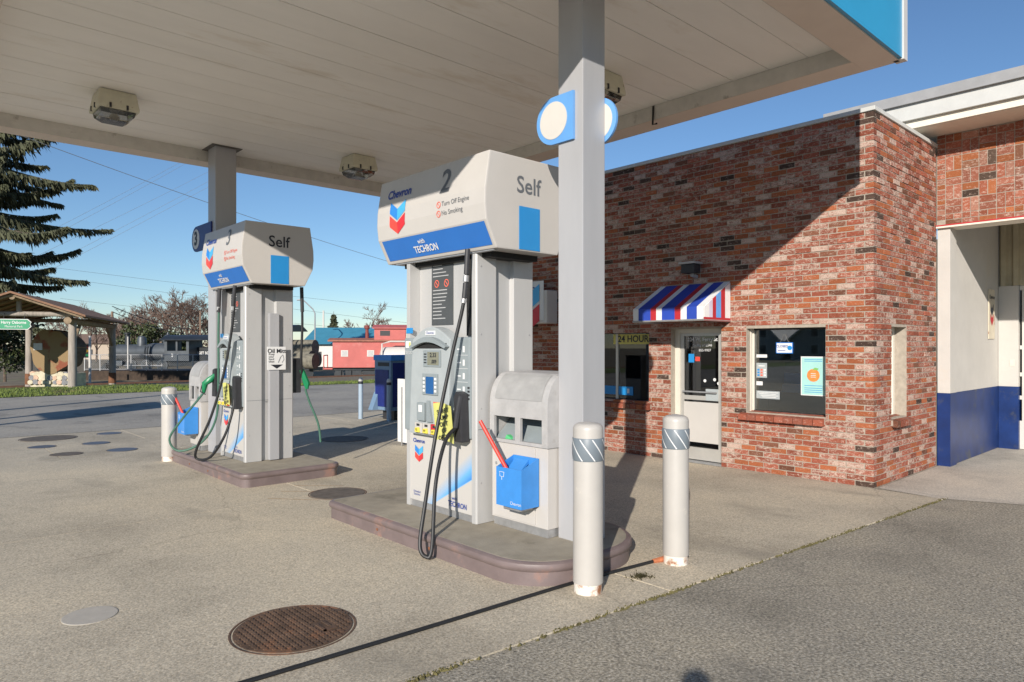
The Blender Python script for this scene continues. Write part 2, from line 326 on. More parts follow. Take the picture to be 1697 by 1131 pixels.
for x0_, y0_, x1_, y1_ in ((3.0, 7.05, 3.35, 6.62), (3.25, 7.3, 3.62, 6.95), (3.5, 7.5, 3.9, 7.1)):
    dx_, dy_ = (x1_ - x0_), (y1_ - y0_); q = .008 / math.hypot(dx_, dy_)
    MB().poly([(x0_ - dy_ * q, y0_ + dx_ * q, .0104), (x1_ - dy_ * q, y1_ + dx_ * q, .0104), (x1_ + dy_ * q, y1_ - dx_ * q, .0104), (x0_ + dy_ * q, y0_ - dx_ * q, .0104)]).build('rust_mark', pm('rust_mark', (.4, .26, .15), .9, var=.2, scale=30), ap)
random.seed(11)
# covers in the ground
def cover(name, x, y, r, mat, label, studs=False, rim=RUSTIRON, z=.009):
    t = thing(name, (x, y, z), label, 'manhole cover' if studs else 'cover')
    MB().lathe([(r * 1.03, z - .01), (r * 1.03, z + .003), (r * 1.0, z + .003), (r * .975, z - .004)], x, y, 48).build('rim', rim, t)
    lid = MB().lathe([(r * .965, z - .01), (r * .965, z + .004), (r * .955, z + .005)], x, y, 48).build('lid', mat, t)
    if studs:
        s = MB(); st = .034
        for i in range(-16, 17):
            for j in range(-16, 17):
                px, py = x + i * st, y + j * st
                if math.hypot(px - x, py - y) < r * .92 and not (abs(px - x - .14) < .05 and abs(py - y + .1) < .1): s.box(px - .009, px + .009, py - .009, py + .009, z + .004, z + .011)
        o = s.build('stud_pattern', mat, lid); o['kind'] = 'stuff'
        MB().box(x + .1, x + .18, y - .17, y - .155, z + .004, z + .011).box(x + .1, x + .115, y - .17, y - .06, z + .004, z + .011).box(x + .15, x + .165, y - .12, y - .03, z + .004, z + .011).build('cast_mark', mat, lid)
    return t
cover('manhole_cover', 1.725, 3.70, .335, RUSTIRON, 'large rusty brown studded round manhole cover in the foreground concrete', True)
GREYC = pm('pale_patch', (.42, .39, .34), .9, var=.08, scale=12); DKC = pm('dark_cover', (.12, .1, .08), .8, var=.3, scale=12)
tag(MB().lathe([(.145, .008), (.145, .012), (.14, .013)], .917, 4.69, 40).build('ground_disc', GREYC), 'pale grey flat disc set in the concrete left of the rusty manhole', 'cover')
cover('round_cover', 3.66, 6.78, .3, DKC, 'brown round cover between the two pump islands')
FILL = pm('fill_cover', (.13, .14, .17), .5, .3, var=.2, scale=20)
for x, y, r, lb, m in [(2.16, 14.25, .42, 'largest flat brown round cover by the far slab joints', DKC), (1.9, 13.1, .19, 'blue grey fill cover, leftmost of the small ones', FILL), (2.04, 11.98, .21, 'dark brown small cover nearest the camera among the left group', DKC),
                       (2.63, 13.0, .2, 'blue grey fill cover in the middle of the left group', FILL), (3.1, 14.3, .2, 'blue grey fill cover furthest back of the left group', FILL), (2.76, 11.9, .21, 'blue grey fill cover closest to the lone left bollard', FILL), (5.9, 10.7, .4, 'grey round cover in the sunlit gap right of pump 3', DKC), (5.2, 12.4, .35, 'worn grey cover beyond pump 3 hose', DKC)]:
    cover('fill_cover', x, y, r, m, lb, rim=DKC)
# ================================================================== OFFICE BUILDING
XB, YB, CH, BL = 8.261, 2.96, .0667, .203
off = thing('office_building', (XB, YB, 0), 'red and white mottled brick office with flat roof, windows and striped awning over its door', 'building')
def tone():
    r = random.random()
    if r < .36: c = (.34, .098, .058); wh = random.uniform(.0, .2)
    elif r < .51: c = (.4, .125, .055); wh = random.uniform(-.35, -.05)
    elif r < .81: c = (.35, .115, .075); wh = random.uniform(.14, .34)
    elif r < .92: c = (.37, .16, .115); wh = random.uniform(.3, .52)
    elif r < .965: c = (.09, .055, .042); wh = random.uniform(-.5, -.15)
    else: c = (.22, .09, .055); wh = random.uniform(-.2, .1)
    j = random.uniform(.6, 1.0); return (c[0] * j, c[1] * j, c[2] * j, wh)
fw_ = MB().box(XB + .0055, XB + .2, YB + .11, 5.0, 0, .01)  # placeholder replaced below
W2 = (3.50, 4.51, .76, 1.835); DO = (4.874, 5.663, .0, 1.85); W1 = (6.047, 7.45, .78, 1.82); WS = (8.82, 9.335, .75, 1.84)
NC = 64; HT = NC * CH; YEND = 10.0
def wall_y(mb, x0, x1, y0, y1, z1, holes):               # wall slab with rectangular holes (cut in vertical strips)
    ys_ = sorted({y0, y1, *[h[0] for h in holes], *[h[1] for h in holes]})
    for a, b in zip(ys_, ys_[1:]):
        hs = [h for h in holes if h[0] < (a + b) / 2 < h[1]]
        if not hs: mb.box(x0, x1, a, b, 0, z1)
        else:
            h = hs[0]
            if h[2] > .01: mb.box(x0, x1, a, b, 0, h[2])
            mb.box(x0, x1, a, b, h[3], z1)
    return mb
fwall = wall_y(MB(), XB + .0055, XB + .2, YB + .2, YEND, HT, [W2, DO, W1]).build('front_wall', MORTAR, off)
sw = MB()
for a, b in ((XB + .0055, WS[0]), (WS[0], WS[1]), (WS[1], 10.5)):
    if a == WS[0]: sw.box(a, b, YB + .0055, YB + .2, 0, WS[2]); sw.box(a, b, YB + .0055, YB + .2, WS[3], HT)
    else: sw.box(a, b, YB + .0055, YB + .2, 0, HT)
swall = sw.build('side_wall', MORTAR, off)
bricks = []                                              # (axis, u0, u1, z0, depth jitter)
MJ = .012
def course(axis, z0, segs, stop):
    for u0, u1 in segs:
        if u1 - u0 > .03: bricks.append((axis, u0 + (MJ / 2 if u0 > (YB if axis == 'y' else XB) + .01 else 0), min(u1, stop) - MJ / 2, z0 + MJ / 2, z0 + CH - MJ / 2))
def runs(start, stop, first):
    out = []; u = start; l_ = first
    while u < stop - 1e-4: out.append((u, min(u + l_, stop))); u += l_; l_ = BL
    return out
def cut(segs, h0, h1):
    out = []
    for a, b in segs:
        if b <= h0 or a >= h1: out.append((a, b))
        else:
            if a < h0 - .03: out.append((a, h0))
            if b > h1 + .03: out.append((h1, b))
    return out
for k in range(NC):
    z0 = k * CH; zm = z0 + CH / 2
    f = runs(YB, YEND, BL) if k % 2 == 0 else runs(YB + .1, YEND, BL)
    s = runs(XB + .1, 10.46, BL) if k % 2 == 0 else runs(XB, 10.46, BL)
    for h in (W2, DO, W1):
        if h[2] < zm < h[3]: f = cut(f, h[0], h[1])
    if WS[2] < zm < WS[3]: s = cut(s, WS[0], WS[1])
    course('y', z0, f, YEND); course('x', z0, s, 10.46)
def brick_box(b):
    ax, a, c, z0, z1 = b; j = random.uniform(-.0025, .003)
    if random.random() < .03: j = -.007
    return (XB + j, XB + .09, a, c, z0, z1) if ax == 'y' else (a, c, YB + j, YB + .09, z0, z1)
def near(b):
    u = (b[1] + b[2]) / 2; z = (b[3] + b[4]) / 2
    p = (XB, u, z) if b[0] == 'y' else (u, YB, z)
    d = FW[0] * p[0] + FW[1] * p[1]; ang = p[0] if b[0] == 'y' else p[1]
    ln = b[2] - b[1]; px = CXP + FPX * (RT[0] * p[0] + RT[1] * p[1]) / d; py = HYP - FPX * (p[2] - CAMH) / d
    vis = 1 if py < 1100 and px > 1005 and not (1090 < px < 1155 and py > 680) else .2
    return -ln * abs(ang) / d / d * vis
bricks.sort(key=near)
rest = MB(); rc = []
for i, b in enumerate(bricks):
    bb = brick_box(b); t = tone()
    if i < 300: MB().box(*bb).build('brick', BRICK, fwall if b[0] == 'y' else swall, fix=False, vcol=[t])
    else: rest.box(*bb); rc.append(t)
o = rest.build('brickwork', BRICK, fwall, fix=False, vcol=rc); o['kind'] = 'stuff'
MB().box(XB - .02, XB + .3, YB - .02, YEND, HT + .002, HT + .05).box(XB + .3, 10.5, YB - .02, YB + .26, HT + .002, HT + .05).build('coping', FASCG, off, bevel=.006)
MB().box(XB + .21, 14, YB + .21, YEND, HT - .3, HT - .2).build('roof', ROOFM, off)
MB().box(XB + .02, 14, YEND - .2, YEND - .0, 0, HT - .002).build('rear_wall', MORTAR, off)
# lintel course of small bricks and sills
def sill(parent, axis, a, b, z, n):
    s = (MB().box(XB - .02, XB + .06, a, b, z - .085, z - .02) if axis == 'y' else MB().box(a, b, YB - .02, YB + .06, z - .085, z - .02)).build('sill', MORTAR, parent)
    st = (b - a) / n
    for i in range(n):
        u0, u1 = a + i * st + .004, a + (i + 1) * st - .004; j = random.uniform(-.004, .004)
        mb = MB().add([(x, y, zz) for x, y, zz in ([(XB - .075 + j, u0, z - .1), (XB - .075 + j, u1, z - .1), (XB - .075 + j, u1, z - .03), (XB - .075 + j, u0, z - .03), (XB + .13, u0, z - .1), (XB + .13, u1, z - .1), (XB + .13, u1, z + .012), (XB + .13, u0, z + .012)] if axis == 'y' else
             [(u0, YB - .075 + j, z - .1), (u1, YB - .075 + j, z - .1), (u1, YB - .075 + j, z - .03), (u0, YB - .075 + j, z - .03), (u0, YB + .13, z - .1), (u1, YB + .13, z - .1), (u1, YB + .13, z + .012), (u0, YB + .13, z + .012)])],
             [(0, 1, 2, 3), (7, 6, 5, 4), (0, 4, 5, 1), (1, 5, 6, 2), (2, 6, 7, 3), (3, 7, 4, 0)])
        t = tone(); mb.build('sill_brick', BRICK, s, vcol=[(t[0], t[1], t[2], min(t[3], -.05))])
def window_y(h, name='window', d=.14, mull=()):
    a, b, z0, z1 = h; X0 = XB + d
    fr = MB().box(X0, X0 + .06, a, a + .02, z0, z1, 1).box(X0, X0 + .06, b - .03, b, z0, z1).box(X0, X0 + .06, a + .02, b - .03, z1 - .02, z1, 1).box(X0, X0 + .06, a + .02, b - .03, z0, z0 + .018, 1)
    for y in mull: fr.box(X0 + .002, X0 + .058, y - .02, y + .02, z0 + .018, z1 - .02)
    fr.box(XB + .094, X0 - .002, b - .012, b - .001, z0, z1)
    wn = fr.build(name, [FRAMEW, DARK], off)
    B(X0 + .025, X0 + .031, a + .019, b - .029, z0 + .017, z1 - .019).build('pane', GLASS, wn)
    return wn
w2 = window_y(W2); sill(w2, 'y', W2[0] - .0, W2[1] + .08, W2[2], 9)
w1 = window_y(W1, mull=(6.75,)); sill(w1, 'y', W1[0] - .05, W1[1] + .05, W1[2], 13)
ws = MB().box(WS[0], WS[0] + .05, YB + .14, YB + .2, WS[2], WS[3]).box(WS[1] - .05, WS[1], YB + .14, YB + .2, WS[2], WS[3]).box(WS[0] + .05, WS[1] - .05, YB + .14, YB + .2, WS[3] - .05, WS[3]).build('window', FRAMEW, off)
B(WS[0] + .049, WS[1] - .049, YB + .16, YB + .19, WS[2], WS[3] - .049).build('boarded_pane', FRAMEW, ws, bevel=.002); sill(ws, 'x', WS[0] - .02, WS[1] + .04, WS[2], 5)
# door
a, b, z0, z1 = DO; X0 = XB + .1
dr = MB().box(X0, X0 + .09, a, a + .05, .01, z1).box(X0, X0 + .09, b - .075, b, .01, z1).box(X0, X0 + .09, a + .05, b - .075, z1 - .06, z1).build('door', FRAMEW, off, bevel=.003)
MB().box(X0 + .02, X0 + .06, a + .052, a + .11, .03, z1 - .062).box(X0 + .02, X0 + .06, b - .135, b - .077, .03, z1 - .062).box(X0 + .02, X0 + .06, a + .11, b - .135, .03, .2).box(X0 + .02, X0 + .06, a + .11, b - .135, z1 - .1, z1 - .062).box(X0 + .02, X0 + .06, a + .11, b - .135, .86, .92).build('leaf_frame', ALU, dr)
B(X0 + .035, X0 + .041, a + .109, b - .134, .2, z1 - .1).build('pane', GLASS, dr)
B(X0 + .028, X0 + .034, a + .11, b - .135, .27, .83).build('kick_panel', PANELW, dr)
MB().box(X0 - .03, X0 + .0, a + .12, b - .14, .965, .985).build('push_bar', STEEL, dr)
B(X0 + .01, X0 + .032, a + .11, a + .3, .86, 1.02).build('lock_box', SLATEL, dr)
MB().box(XB + .02, XB + .3, a - .002, b + .002, -.02, .018).build('threshold', STEEL, off)
dx = X0 + .034
text('lettering', '224 W. Ferry St', .072, INKW, dr, (dx, 5.24, 1.70), *NX, bold=.001)
text('lettering', 'Facility #92546', .05, INKW, dr, (dx, 5.24, 1.62), *NX); text('lettering', '855-9907', .05, INKW, dr, (dx, 5.2, 1.55), *NX)
for y, z in ((5.2, 1.13), (5.05, 1.15), (4.99, 1.1)): MB().lathe([(.022, dx - .003), (.022, dx - .001)], y, z, 14, axis='x').build('sticker', INKW, dr)
B(dx - .003, dx - .001, 5.37, 5.46, 1.38, 1.5).build('sticker', BLUEB, dr); B(dx - .003, dx - .001, 5.28, 5.35, 1.4, 1.46).build('sticker', LRED, dr)
# inside the office
rm = thing('office_room', (9.6, 5.2, .02), 'dim office interior with counter seen through the glass', 'interior')
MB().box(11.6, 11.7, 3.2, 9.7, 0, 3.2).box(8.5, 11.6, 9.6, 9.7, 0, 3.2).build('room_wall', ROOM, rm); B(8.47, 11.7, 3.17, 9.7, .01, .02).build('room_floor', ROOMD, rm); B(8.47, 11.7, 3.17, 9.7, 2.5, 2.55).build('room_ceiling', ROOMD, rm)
B(9.2, 9.8, 3.2, 4.7, .02, .98).build('counter', SLATE, rm, bevel=.01); B(9.9, 10.2, 5.5, 5.6, .02, 2.2).build('partition_post', ROOM, rm)
tag(B(9.05, 9.12, 5.7, 6.2, .03, 1.5).build('display_stand', PANELW, None, bevel=.01), 'white display stand behind the darker office window', 'stand')
tag(MB().box(8.9, 9.25, 4.0, 4.35, .99, 1.1).box(8.92, 9.2, 4.05, 4.33, 1.101, 1.25).build('desk_tray', BLUEB, None, bevel=.01), 'blue paper tray on the counter behind the closed sign', 'tray')
tag(B(9.0, 9.02, 3.55, 3.9, 1.0, 1.3).build('desk_monitor', DARK, None, bevel=.005), 'dark monitor on the counter behind the poster window', 'monitor')
tag(B(9.3, 9.5, 4.2, 4.5, .99, 1.45).build('cash_register', HOOD, None, bevel=.02), 'grey cash register on the office counter', 'register')
# signs on the glass
gx = XB + .14 + .022
cs = thing('closed_sign', (gx - .01, 4.07, 1.5), 'small white CLOSED sign hung by strings in the brick window', 'sign')
B(gx - .012, gx - .006, 3.965, 4.185, 1.515, 1.655).build('plate', BLUE, cs); B(gx - .014, gx - .0125, 3.975, 4.175, 1.525, 1.645).build('face', INKW, cs)
text('lettering', 'CLOSED', .042, INKN, cs, (gx - .0135, 4.103, 1.605), *NX, bold=.001, eps=.002); B(gx - .0155, gx - .0145, 4.06, 4.16, 1.55, 1.558).build('print_line', INKN, cs)
MB().tube([(gx - .01, 4.13, 1.655), (gx - .008, 4.08, 1.76)], .0018, 5).tube([(gx - .01, 4.02, 1.655), (gx - .008, 4.07, 1.76)], .0018, 5).build('string', WIREL, cs)
MB().lathe([(.03, gx - .0155), (.03, gx - .0145)], 4.005, 1.585, 16, axis='x').build('clock_mark', BLUEB, cs)
po = thing('fruit_poster', (gx - .005, 3.71, 1.05), 'pale turquoise poster with an orange fruit taped to the office window', 'poster')
TURQ = pm('turquoise_print', (.35, .62, .58), .5, var=.05, scale=9); ORANGE = pm('orange_print', (.75, .24, .06), .5, var=.25, scale=18); LEAFP = pm('leaf_print', (.2, .45, .12), .5)
B(gx - .008, gx - .003, 3.555, 3.865, 1.0, 1.48).build('sheet', INKW, po); B(gx - .0095, gx - .0085, 3.567, 3.853, 1.012, 1.468).build('print', TURQ, po)
MB().lathe([(.078, gx - .0115), (.078, gx - .0105)], 3.71, 1.25, 26, axis='x').build('fruit', ORANGE, po)
MB().poly([(gx - .0125, 3.72, 1.32), (gx - .0125, 3.69, 1.345), (gx - .0125, 3.645, 1.335), (gx - .0125, 3.66, 1.31)]).build('leaf', LEAFP, po, fix=False)
for k in range(3): B(gx - .0135, gx - .0125, 3.68, 3.74, 1.225 + k * .022, 1.231 + k * .022).build('print_line', INKW, po)
for z in (1.44, 1.42, 1.12, 1.09, 1.065, 1.04): B(gx - .0108, gx - .0098, 3.60, 3.82, z, z + .006).build('print_line', BLUEB, po)
for i, (y0, y1, zz0, zz1, m, lb) in enumerate([(4.31, 4.455, 1.2, 1.39, SLATEL, 'grey card sticker with small logos on the brick window glass'), (4.37, 4.455, 1.1, 1.15, INKW, 'tiny white sticker below the card logo sticker'), (4.14, 4.455, .93, 1.03, SLATEL, 'grey white text sticker low on the brick window'), (4.31, 4.455, 1.46, 1.5, INKW, 'thin white text strip at the upper left of the brick window')]):
    s = thing('window_sticker', (gx, (y0 + y1) / 2, zz0), lb, 'sticker'); B(gx - .004, gx - .002, y0, y1, zz0, zz1).build('sheet', m, s)
    if i == 0:
        for q in range(9): B(gx - .006, gx - .005, y0 + .015 + (q % 3) * .043, y0 + .045 + (q % 3) * .043, zz0 + .02 + (q // 3) * .035, zz0 + .043 + (q // 3) * .035).build('logo', [INKW, REDINK, BLUEB][q % 3], s)
        B(gx - .006, gx - .005, y0 + .03, y1 - .03, zz1 - .045, zz1 - .032).build('print_line', INKW, s)
    if i == 2:
        for k in range(4): B(gx - .006, gx - .005, y0 + .02 + .03 * (k % 2), y1 - .02 - .02 * k, zz1 - .022 - k * .02, zz1 - .015 - k * .02).build('print_line', INKW, s)
hs = thing('hours_sign', (gx, 6.3, 1.6), 'yellow sign reading 24 HOUR in the shaded window', 'sign')
B(gx - .006, gx - .002, 6.07, 6.83, 1.64, 1.79).build('plate', pm('sign_yellow', (.6, .52, .12), .5), hs); text('lettering', '24 HOUR', .14, INKD, hs, (gx - .007, 6.45, 1.715), *NX, bold=.003, eps=.002)
bs = thing('window_banner', (gx, 7.0, .9), 'light blue strip sign low in the shaded window', 'sign'); B(gx - .006, gx - .002, 6.45, 7.38, .86, .99).build('plate', BLUEB, bs); B(gx - .0075, gx - .0065, 6.52, 6.56, .89, .96).build('print_mark', INKW, bs)
# awning
aw = thing('striped_awning', (7.95, 5.3, 1.93), 'blue, white and red striped awning over the office door', 'awning')
AWB = pm('awning_blue', (.02, .06, .4), .6, var=.08, scale=4); AWR = pm('awning_red', (.45, .02, .03), .6, var=.08); AWW = pm('awning_white', (.74, .73, .72), .6, var=.05)
seq = [('w', .09), ('b', .2), ('r', .09), ('w', .09), ('b', .2), ('r', .09), ('w', .09), ('b', .15), ('w', .09)]
y = 4.74; XF = 7.61
for c_, wd in seq[::-1]:
    m = {'w': AWW, 'r': AWR, 'b': AWB}[c_]
    pr = [(XF, 1.95), (XF, 2.11), (8.255, 2.46), (8.255, 2.45), (XF + .012, 2.1), (XF + .012, 1.95)]
    MB().prism(pr, 'y', y, y + wd, 0).build('stripe', m, aw); y += wd
AWL = pm('awning_sky_blue', (.12, .33, .7), .6)
for (x0, x1, m) in ((XF + .013, XF + .13, AWW), (XF + .13, XF + .21, pm('awning_lilac', (.6, .55, .66), .6)), (XF + .21, XF + .29, AWR), (XF + .29, XF + .41, AWL), (XF + .41, XF + .51, AWR), (XF + .51, 8.25, AWW)):
    f = lambda x: 2.11 + (x - XF) / (8.255 - XF) * .35 - .014
    MB().prism([(x0, 1.95), (x1, 1.95), (x1, f(x1)), (x0, f(x0))], 'y', 4.732, 4.739).build('end_stripe', m, aw)
MB().tube([(XF, 4.73, 1.94), (XF, y, 1.94)], .014).tube([(XF, 4.74, 1.94), (8.25, 4.74, 1.94)], .014).tube([(XF, y, 1.94), (8.25, y, 1.94)], .014).build('frame', STEEL, aw)
B(XF, 8.25, 4.729, 4.7315, 1.93, 1.975).build('hem', AWR, aw)
fl = thing('flood_lamp', (8.2, 5.25, 2.55), 'small dark flood lamp on the bricks above the awning', 'lamp')
MB().box(8.05, 8.2, 5.15, 5.36, 2.6, 2.72).build('housing', DARK, fl, bevel=.012); B(8.02, 8.22, 5.13, 5.38, 2.722, 2.75).build('cap', HOOD, fl); MB().tube([(8.26, 5.25, 2.56), (8.15, 5.25, 2.58)], .03).build('bracket', HOOD, fl)
# wall sign
sg = thing('wall_sign', (8.1, 8.6, 1.98), 'white framed illuminated emblem sign on the dark brick wall behind pump 2', 'sign')
MB().box(7.98, 8.25, 7.86, 8.86, 1.98, 2.74).build('housing', WHITE, sg, bevel=.04, seg=3); B(7.972, 7.978, 7.92, 8.8, 2.04, 2.68).build('face', INKW, sg)
text('lettering', 'Chevron', .2, INKN, sg, (7.97, 8.36, 2.58), *NX, bold=.006); emblem(sg, (7.968, 8.34, 2.27), *NX, .66, name='emblem')
sg.children[-1].scale = (1, 1, .72); sg.children[-2].scale = (1, 1, .72)
# ================================================================== GARAGE
XG = 10.46
ga = thing('garage_building', (XG, 1, 0), 'garage bay with basket weave brick header, white walls and blue painted base', 'building')
HB = 3.22
hd = B(XG + .005, XG + .3, -4, YB - .004, HB, 4.42).build('header', MORTAR, ga)
hb = []
nb = 0; zs0 = HB + .07
def hbrick(y0, y1, z0, z1):
    t = tone(); t = (t[0] * 1.05, t[1] * 1.15, t[2] * 1.1, min(t[3], .12)); j = random.uniform(-.002, .003)
    B(XG + j, XG + .08, y0 + .005, y1 - .005, z0 + .005, z1 - .005).build('brick', BRICK, hd, fix=False, vcol=[t])
y = YB - .01; sq = .19
for k in range(17): hbrick(y - .1, y, zs0 + k * .068, zs0 + (k + 1) * .068)
for i in range(7):
    yy1 = y - .1 - i * sq
    hbrick(yy1 - sq / 2, yy1, zs0, zs0 + .075); hbrick(yy1 - sq, yy1 - sq / 2, zs0, zs0 + .075); hbrick(yy1 - sq, yy1, HB + .002, HB + .07)
    for k in range(6):
        zz = zs0 + .075 + k * sq; top = min(zz + sq, 4.42)
        if zz > 4.38: continue
        if (i + k) % 2: hbrick(yy1 - sq, yy1 - sq / 2, zz, top); hbrick(yy1 - sq / 2, yy1, zz, top)
        else:
            hbrick(yy1 - sq, yy1, zz, min(zz + sq / 2, top))
            if zz + sq / 2 < top - .03: hbrick(yy1 - sq, yy1, zz + sq / 2, top)
B(XG - .03, XG + .32, -4, YB - .006, HB - .035, HB - .002).build('lintel', FASCW, ga); B(XG - .034, XG - .03, -4, YB - .006, HB - .012, HB + .004).build('drip_edge', AWR, ga)
MB().box(XG + .02, XG + .3, 2.80, YB - .01, .98, HB - .036).box(XG + .3, 13.4, 2.815, YB - .01, .98, HB + 1).build('side_wall', PLASTER, ga, bevel=.004)
MB().box(XG + .017, XG + .3, 2.797, YB - .008, .004, .979).box(XG + .3, 13.4, 2.812, YB - .008, .012, .979).build('side_wall_base', BAYBLUE, ga)
MB().box(13.0, 13.14, 2.55, 2.811, .98, 2.55).build('door_post', PLASTER, ga, bevel=.004); B(12.997, 13.14, 2.547, 2.808, .006, .979).build('door_post_base', BAYBLUE, ga)
co = MB()
for i in range(26): y0 = 2.805 - i * .16; co.prism([(13.04, y0), (13.0, y0 - .03), (13.0, y0 - .08), (13.04, y0 - .11), (13.04, y0 - .16), (13.1, y0 - .16), (13.1, y0)], 'z', 2.552, HB + 1)
co.build('corrugated_panel', CORR, ga)
B(XG + .3, 13.5, -4, 2.80, HB + .35, HB + .4).build('bay_ceiling', PLASTER, ga)
gd = MB()
gd.box(13.06, 13.11, -1.2, 2.545, .012, .45).box(13.06, 13.11, -1.2, 2.545, .78, .84).box(13.06, 13.11, -1.2, 2.545, 1.14, 1.2).box(13.06, 13.11, -1.2, 2.545, 1.56, 1.62).box(13.06, 13.11, -1.2, 2.545, 2.48, 2.55)
for y in (2.4, 1.6, .8, 0, -.8): gd.box(13.058, 13.112, y, y + .115, .45, 2.48)
gdo = gd.build('garage_door', WHITE, ga)
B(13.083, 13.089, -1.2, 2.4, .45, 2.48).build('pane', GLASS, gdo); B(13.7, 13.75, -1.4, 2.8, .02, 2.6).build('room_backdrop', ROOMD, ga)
B(12.994, 13.0, 2.6, 2.66, 1.3, 1.4).build('switch_plate', FRAMEW, ga)
rf = MB().box(9.75, 16, -5, YB + 1.2, 4.73, 4.86).build('roof', ROOFM, ga)
B(9.80, 9.9, -5, YB + 1.2, 4.53, 4.728).build('fascia_board', FASCG, ga); B(9.86, 9.98, -5, YB + .8, 4.43, 4.527).build('trim_board', FASCW, ga); B(9.9, XG + .3, -5, YB + .8, 4.425, 4.429).build('eave_soffit', FASCW, ga)
hg = thing('rusty_sign', (12.55, 2.8, 1.7), 'narrow weathered white metal sign with chevron marks hanging on the bay wall', 'sign')
B(12.4, 12.74, 2.8, 2.81, 1.72, 2.48).build('plate', pm('weathered_sign', (.62, .55, .42), .6, var=.1, scale=8, stain=((.3, .14, .07), 7, .56)), hg)
text('lettering', 'Chevron', .085, INKD, hg, (12.57, 2.799, 2.36), *NY, bold=.002)
for z, m in ((2.13, INKD), (1.98, AWR)): MB().poly([(12.48, 2.797, z + .13), (12.57, 2.797, z + .06), (12.66, 2.797, z + .13), (12.66, 2.797, z + .02), (12.57, 2.797, z - .06), (12.48, 2.797, z + .02)]).build('mark', m, hg, fix=False)
# ================================================================== CANOPY
ZF, ZS = 4.15, 4.31
CX0, CX1, CY0, CY1 = .62, 6.716, 2.184, 10.15
cn = thing('station_canopy', ((CX0 + CX1) / 2, (CY0 + CY1) / 2, ZF), 'flat beige panelled fuel canopy with blue edged fascia', 'canopy')
bw = .3
sp = .4; n = int((CY1 - CY0 - 2 * bw) / sp) + 1; st = (CY1 - CY0 - 2 * bw) / n
NOTCH_X, NOTCH_Y = 3.1, 2.70                                     # unseen notch added in the near end so sun reaches pumps and column
for i in range(n):
    ya = CY0 + bw + i * st
    B((NOTCH_X if i == 0 else CX0) + .06, CX1 - bw + .1, ya + .0035, ya + st - .0035, ZS + random.uniform(-.001, .001), ZS + .03).build('soffit_panel', SOFFIT, cn, fix=False)
yn = CY0 + bw + st
MB().box(CX0 + .1, CX1 - .1, NOTCH_Y + .1, CY1 - .1, ZS + .034, ZS + .5).box(NOTCH_X + .1, CX1 - .1, CY0 + .1, NOTCH_Y + .099, ZS + .034, ZS + .5).build('deck', GUTTER, cn)
def edge(x0, x1, y0, y1): return B(x0, x1, y0, y1, ZF, ZS + .032)
edge(NOTCH_X + .002, CX1 - .002, CY0 + .002, CY0 + bw).build('gutter_edge', FASCIA, cn); edge(CX0 + .002, CX1 - .002, CY1 - bw, CY1 - .002).build('gutter_edge', FASCIA, cn)
edge(CX0 + .002, NOTCH_X + .05, NOTCH_Y + .002, yn - .002).build('gutter_edge', FASCIA, cn); edge(NOTCH_X + .002, NOTCH_X + .05, CY0 + bw + .001, NOTCH_Y).build('gutter_edge', FASCIA, cn)
edge(CX0 + .002, CX0 + .05, yn, CY1 - bw - .001).build('gutter_edge', FASCIA, cn); edge(CX1 - bw, CX1 - .002, CY0 + bw + .001, CY1 - bw - .001).build('gutter_edge', FASCIA, cn)
B(CX1 - bw - .008, CX1 - bw - .003, CY0 + bw + .01, CY1 - bw - .01, ZF + .002, ZS - .002).build('gutter_liner', GUTTER, cn)
B(NOTCH_X + .06, CX1 - bw - .01, CY0 + bw + .003, CY0 + bw + .008, ZF + .002, ZS - .002).build('gutter_liner', GUTTER, cn); B(CX0 + .06, CX1 - bw - .01, CY1 - bw - .008, CY1 - bw - .003, ZF + .002, ZS - .002).build('gutter_liner', GUTTER, cn)
FH = .95
B(NOTCH_X, CX1, CY0 - .03, CY0, ZF + .01, ZF + FH).build('fascia_panel', CYAN, cn); B(CX0, NOTCH_X - .031, NOTCH_Y - .03, NOTCH_Y, ZF + .01, ZF + FH).build('fascia_panel', CYAN, cn); B(NOTCH_X - .03, NOTCH_X, CY0, NOTCH_Y, ZF + .01, ZF + FH).build('fascia_panel', CYAN, cn)
B(CX0, CX1, CY1, CY1 + .03, ZF + .01, ZF + FH).build('fascia_panel', CYAN, cn)
B(CX0 - .03, CX0, NOTCH_Y, CY1, ZF + .01, ZF + FH).build('fascia_panel', CYAN, cn); B(CX1, CX1 + .03, CY0, CY1, ZF + .01, ZF + FH).build('fascia_panel', WHITE, cn)
for x, y in ((NOTCH_X, CY0), (CX0, NOTCH_Y), (CX1, CY0), (CX0, CY1), (CX1, CY1)): B(x - .045, x + .045, y - .045, y + .045, ZF, ZF + FH + .01).build('corner_trim', WHITE, cn)
MB().tube([(CX1 - bw - .02, 4.62, ZS - .01), (CX1 - bw - .03, 4.62, ZF - .06), (CX1 - bw + .02, 4.6, ZF - .04)], .012, 6).build('bracket', BLACK, cn)
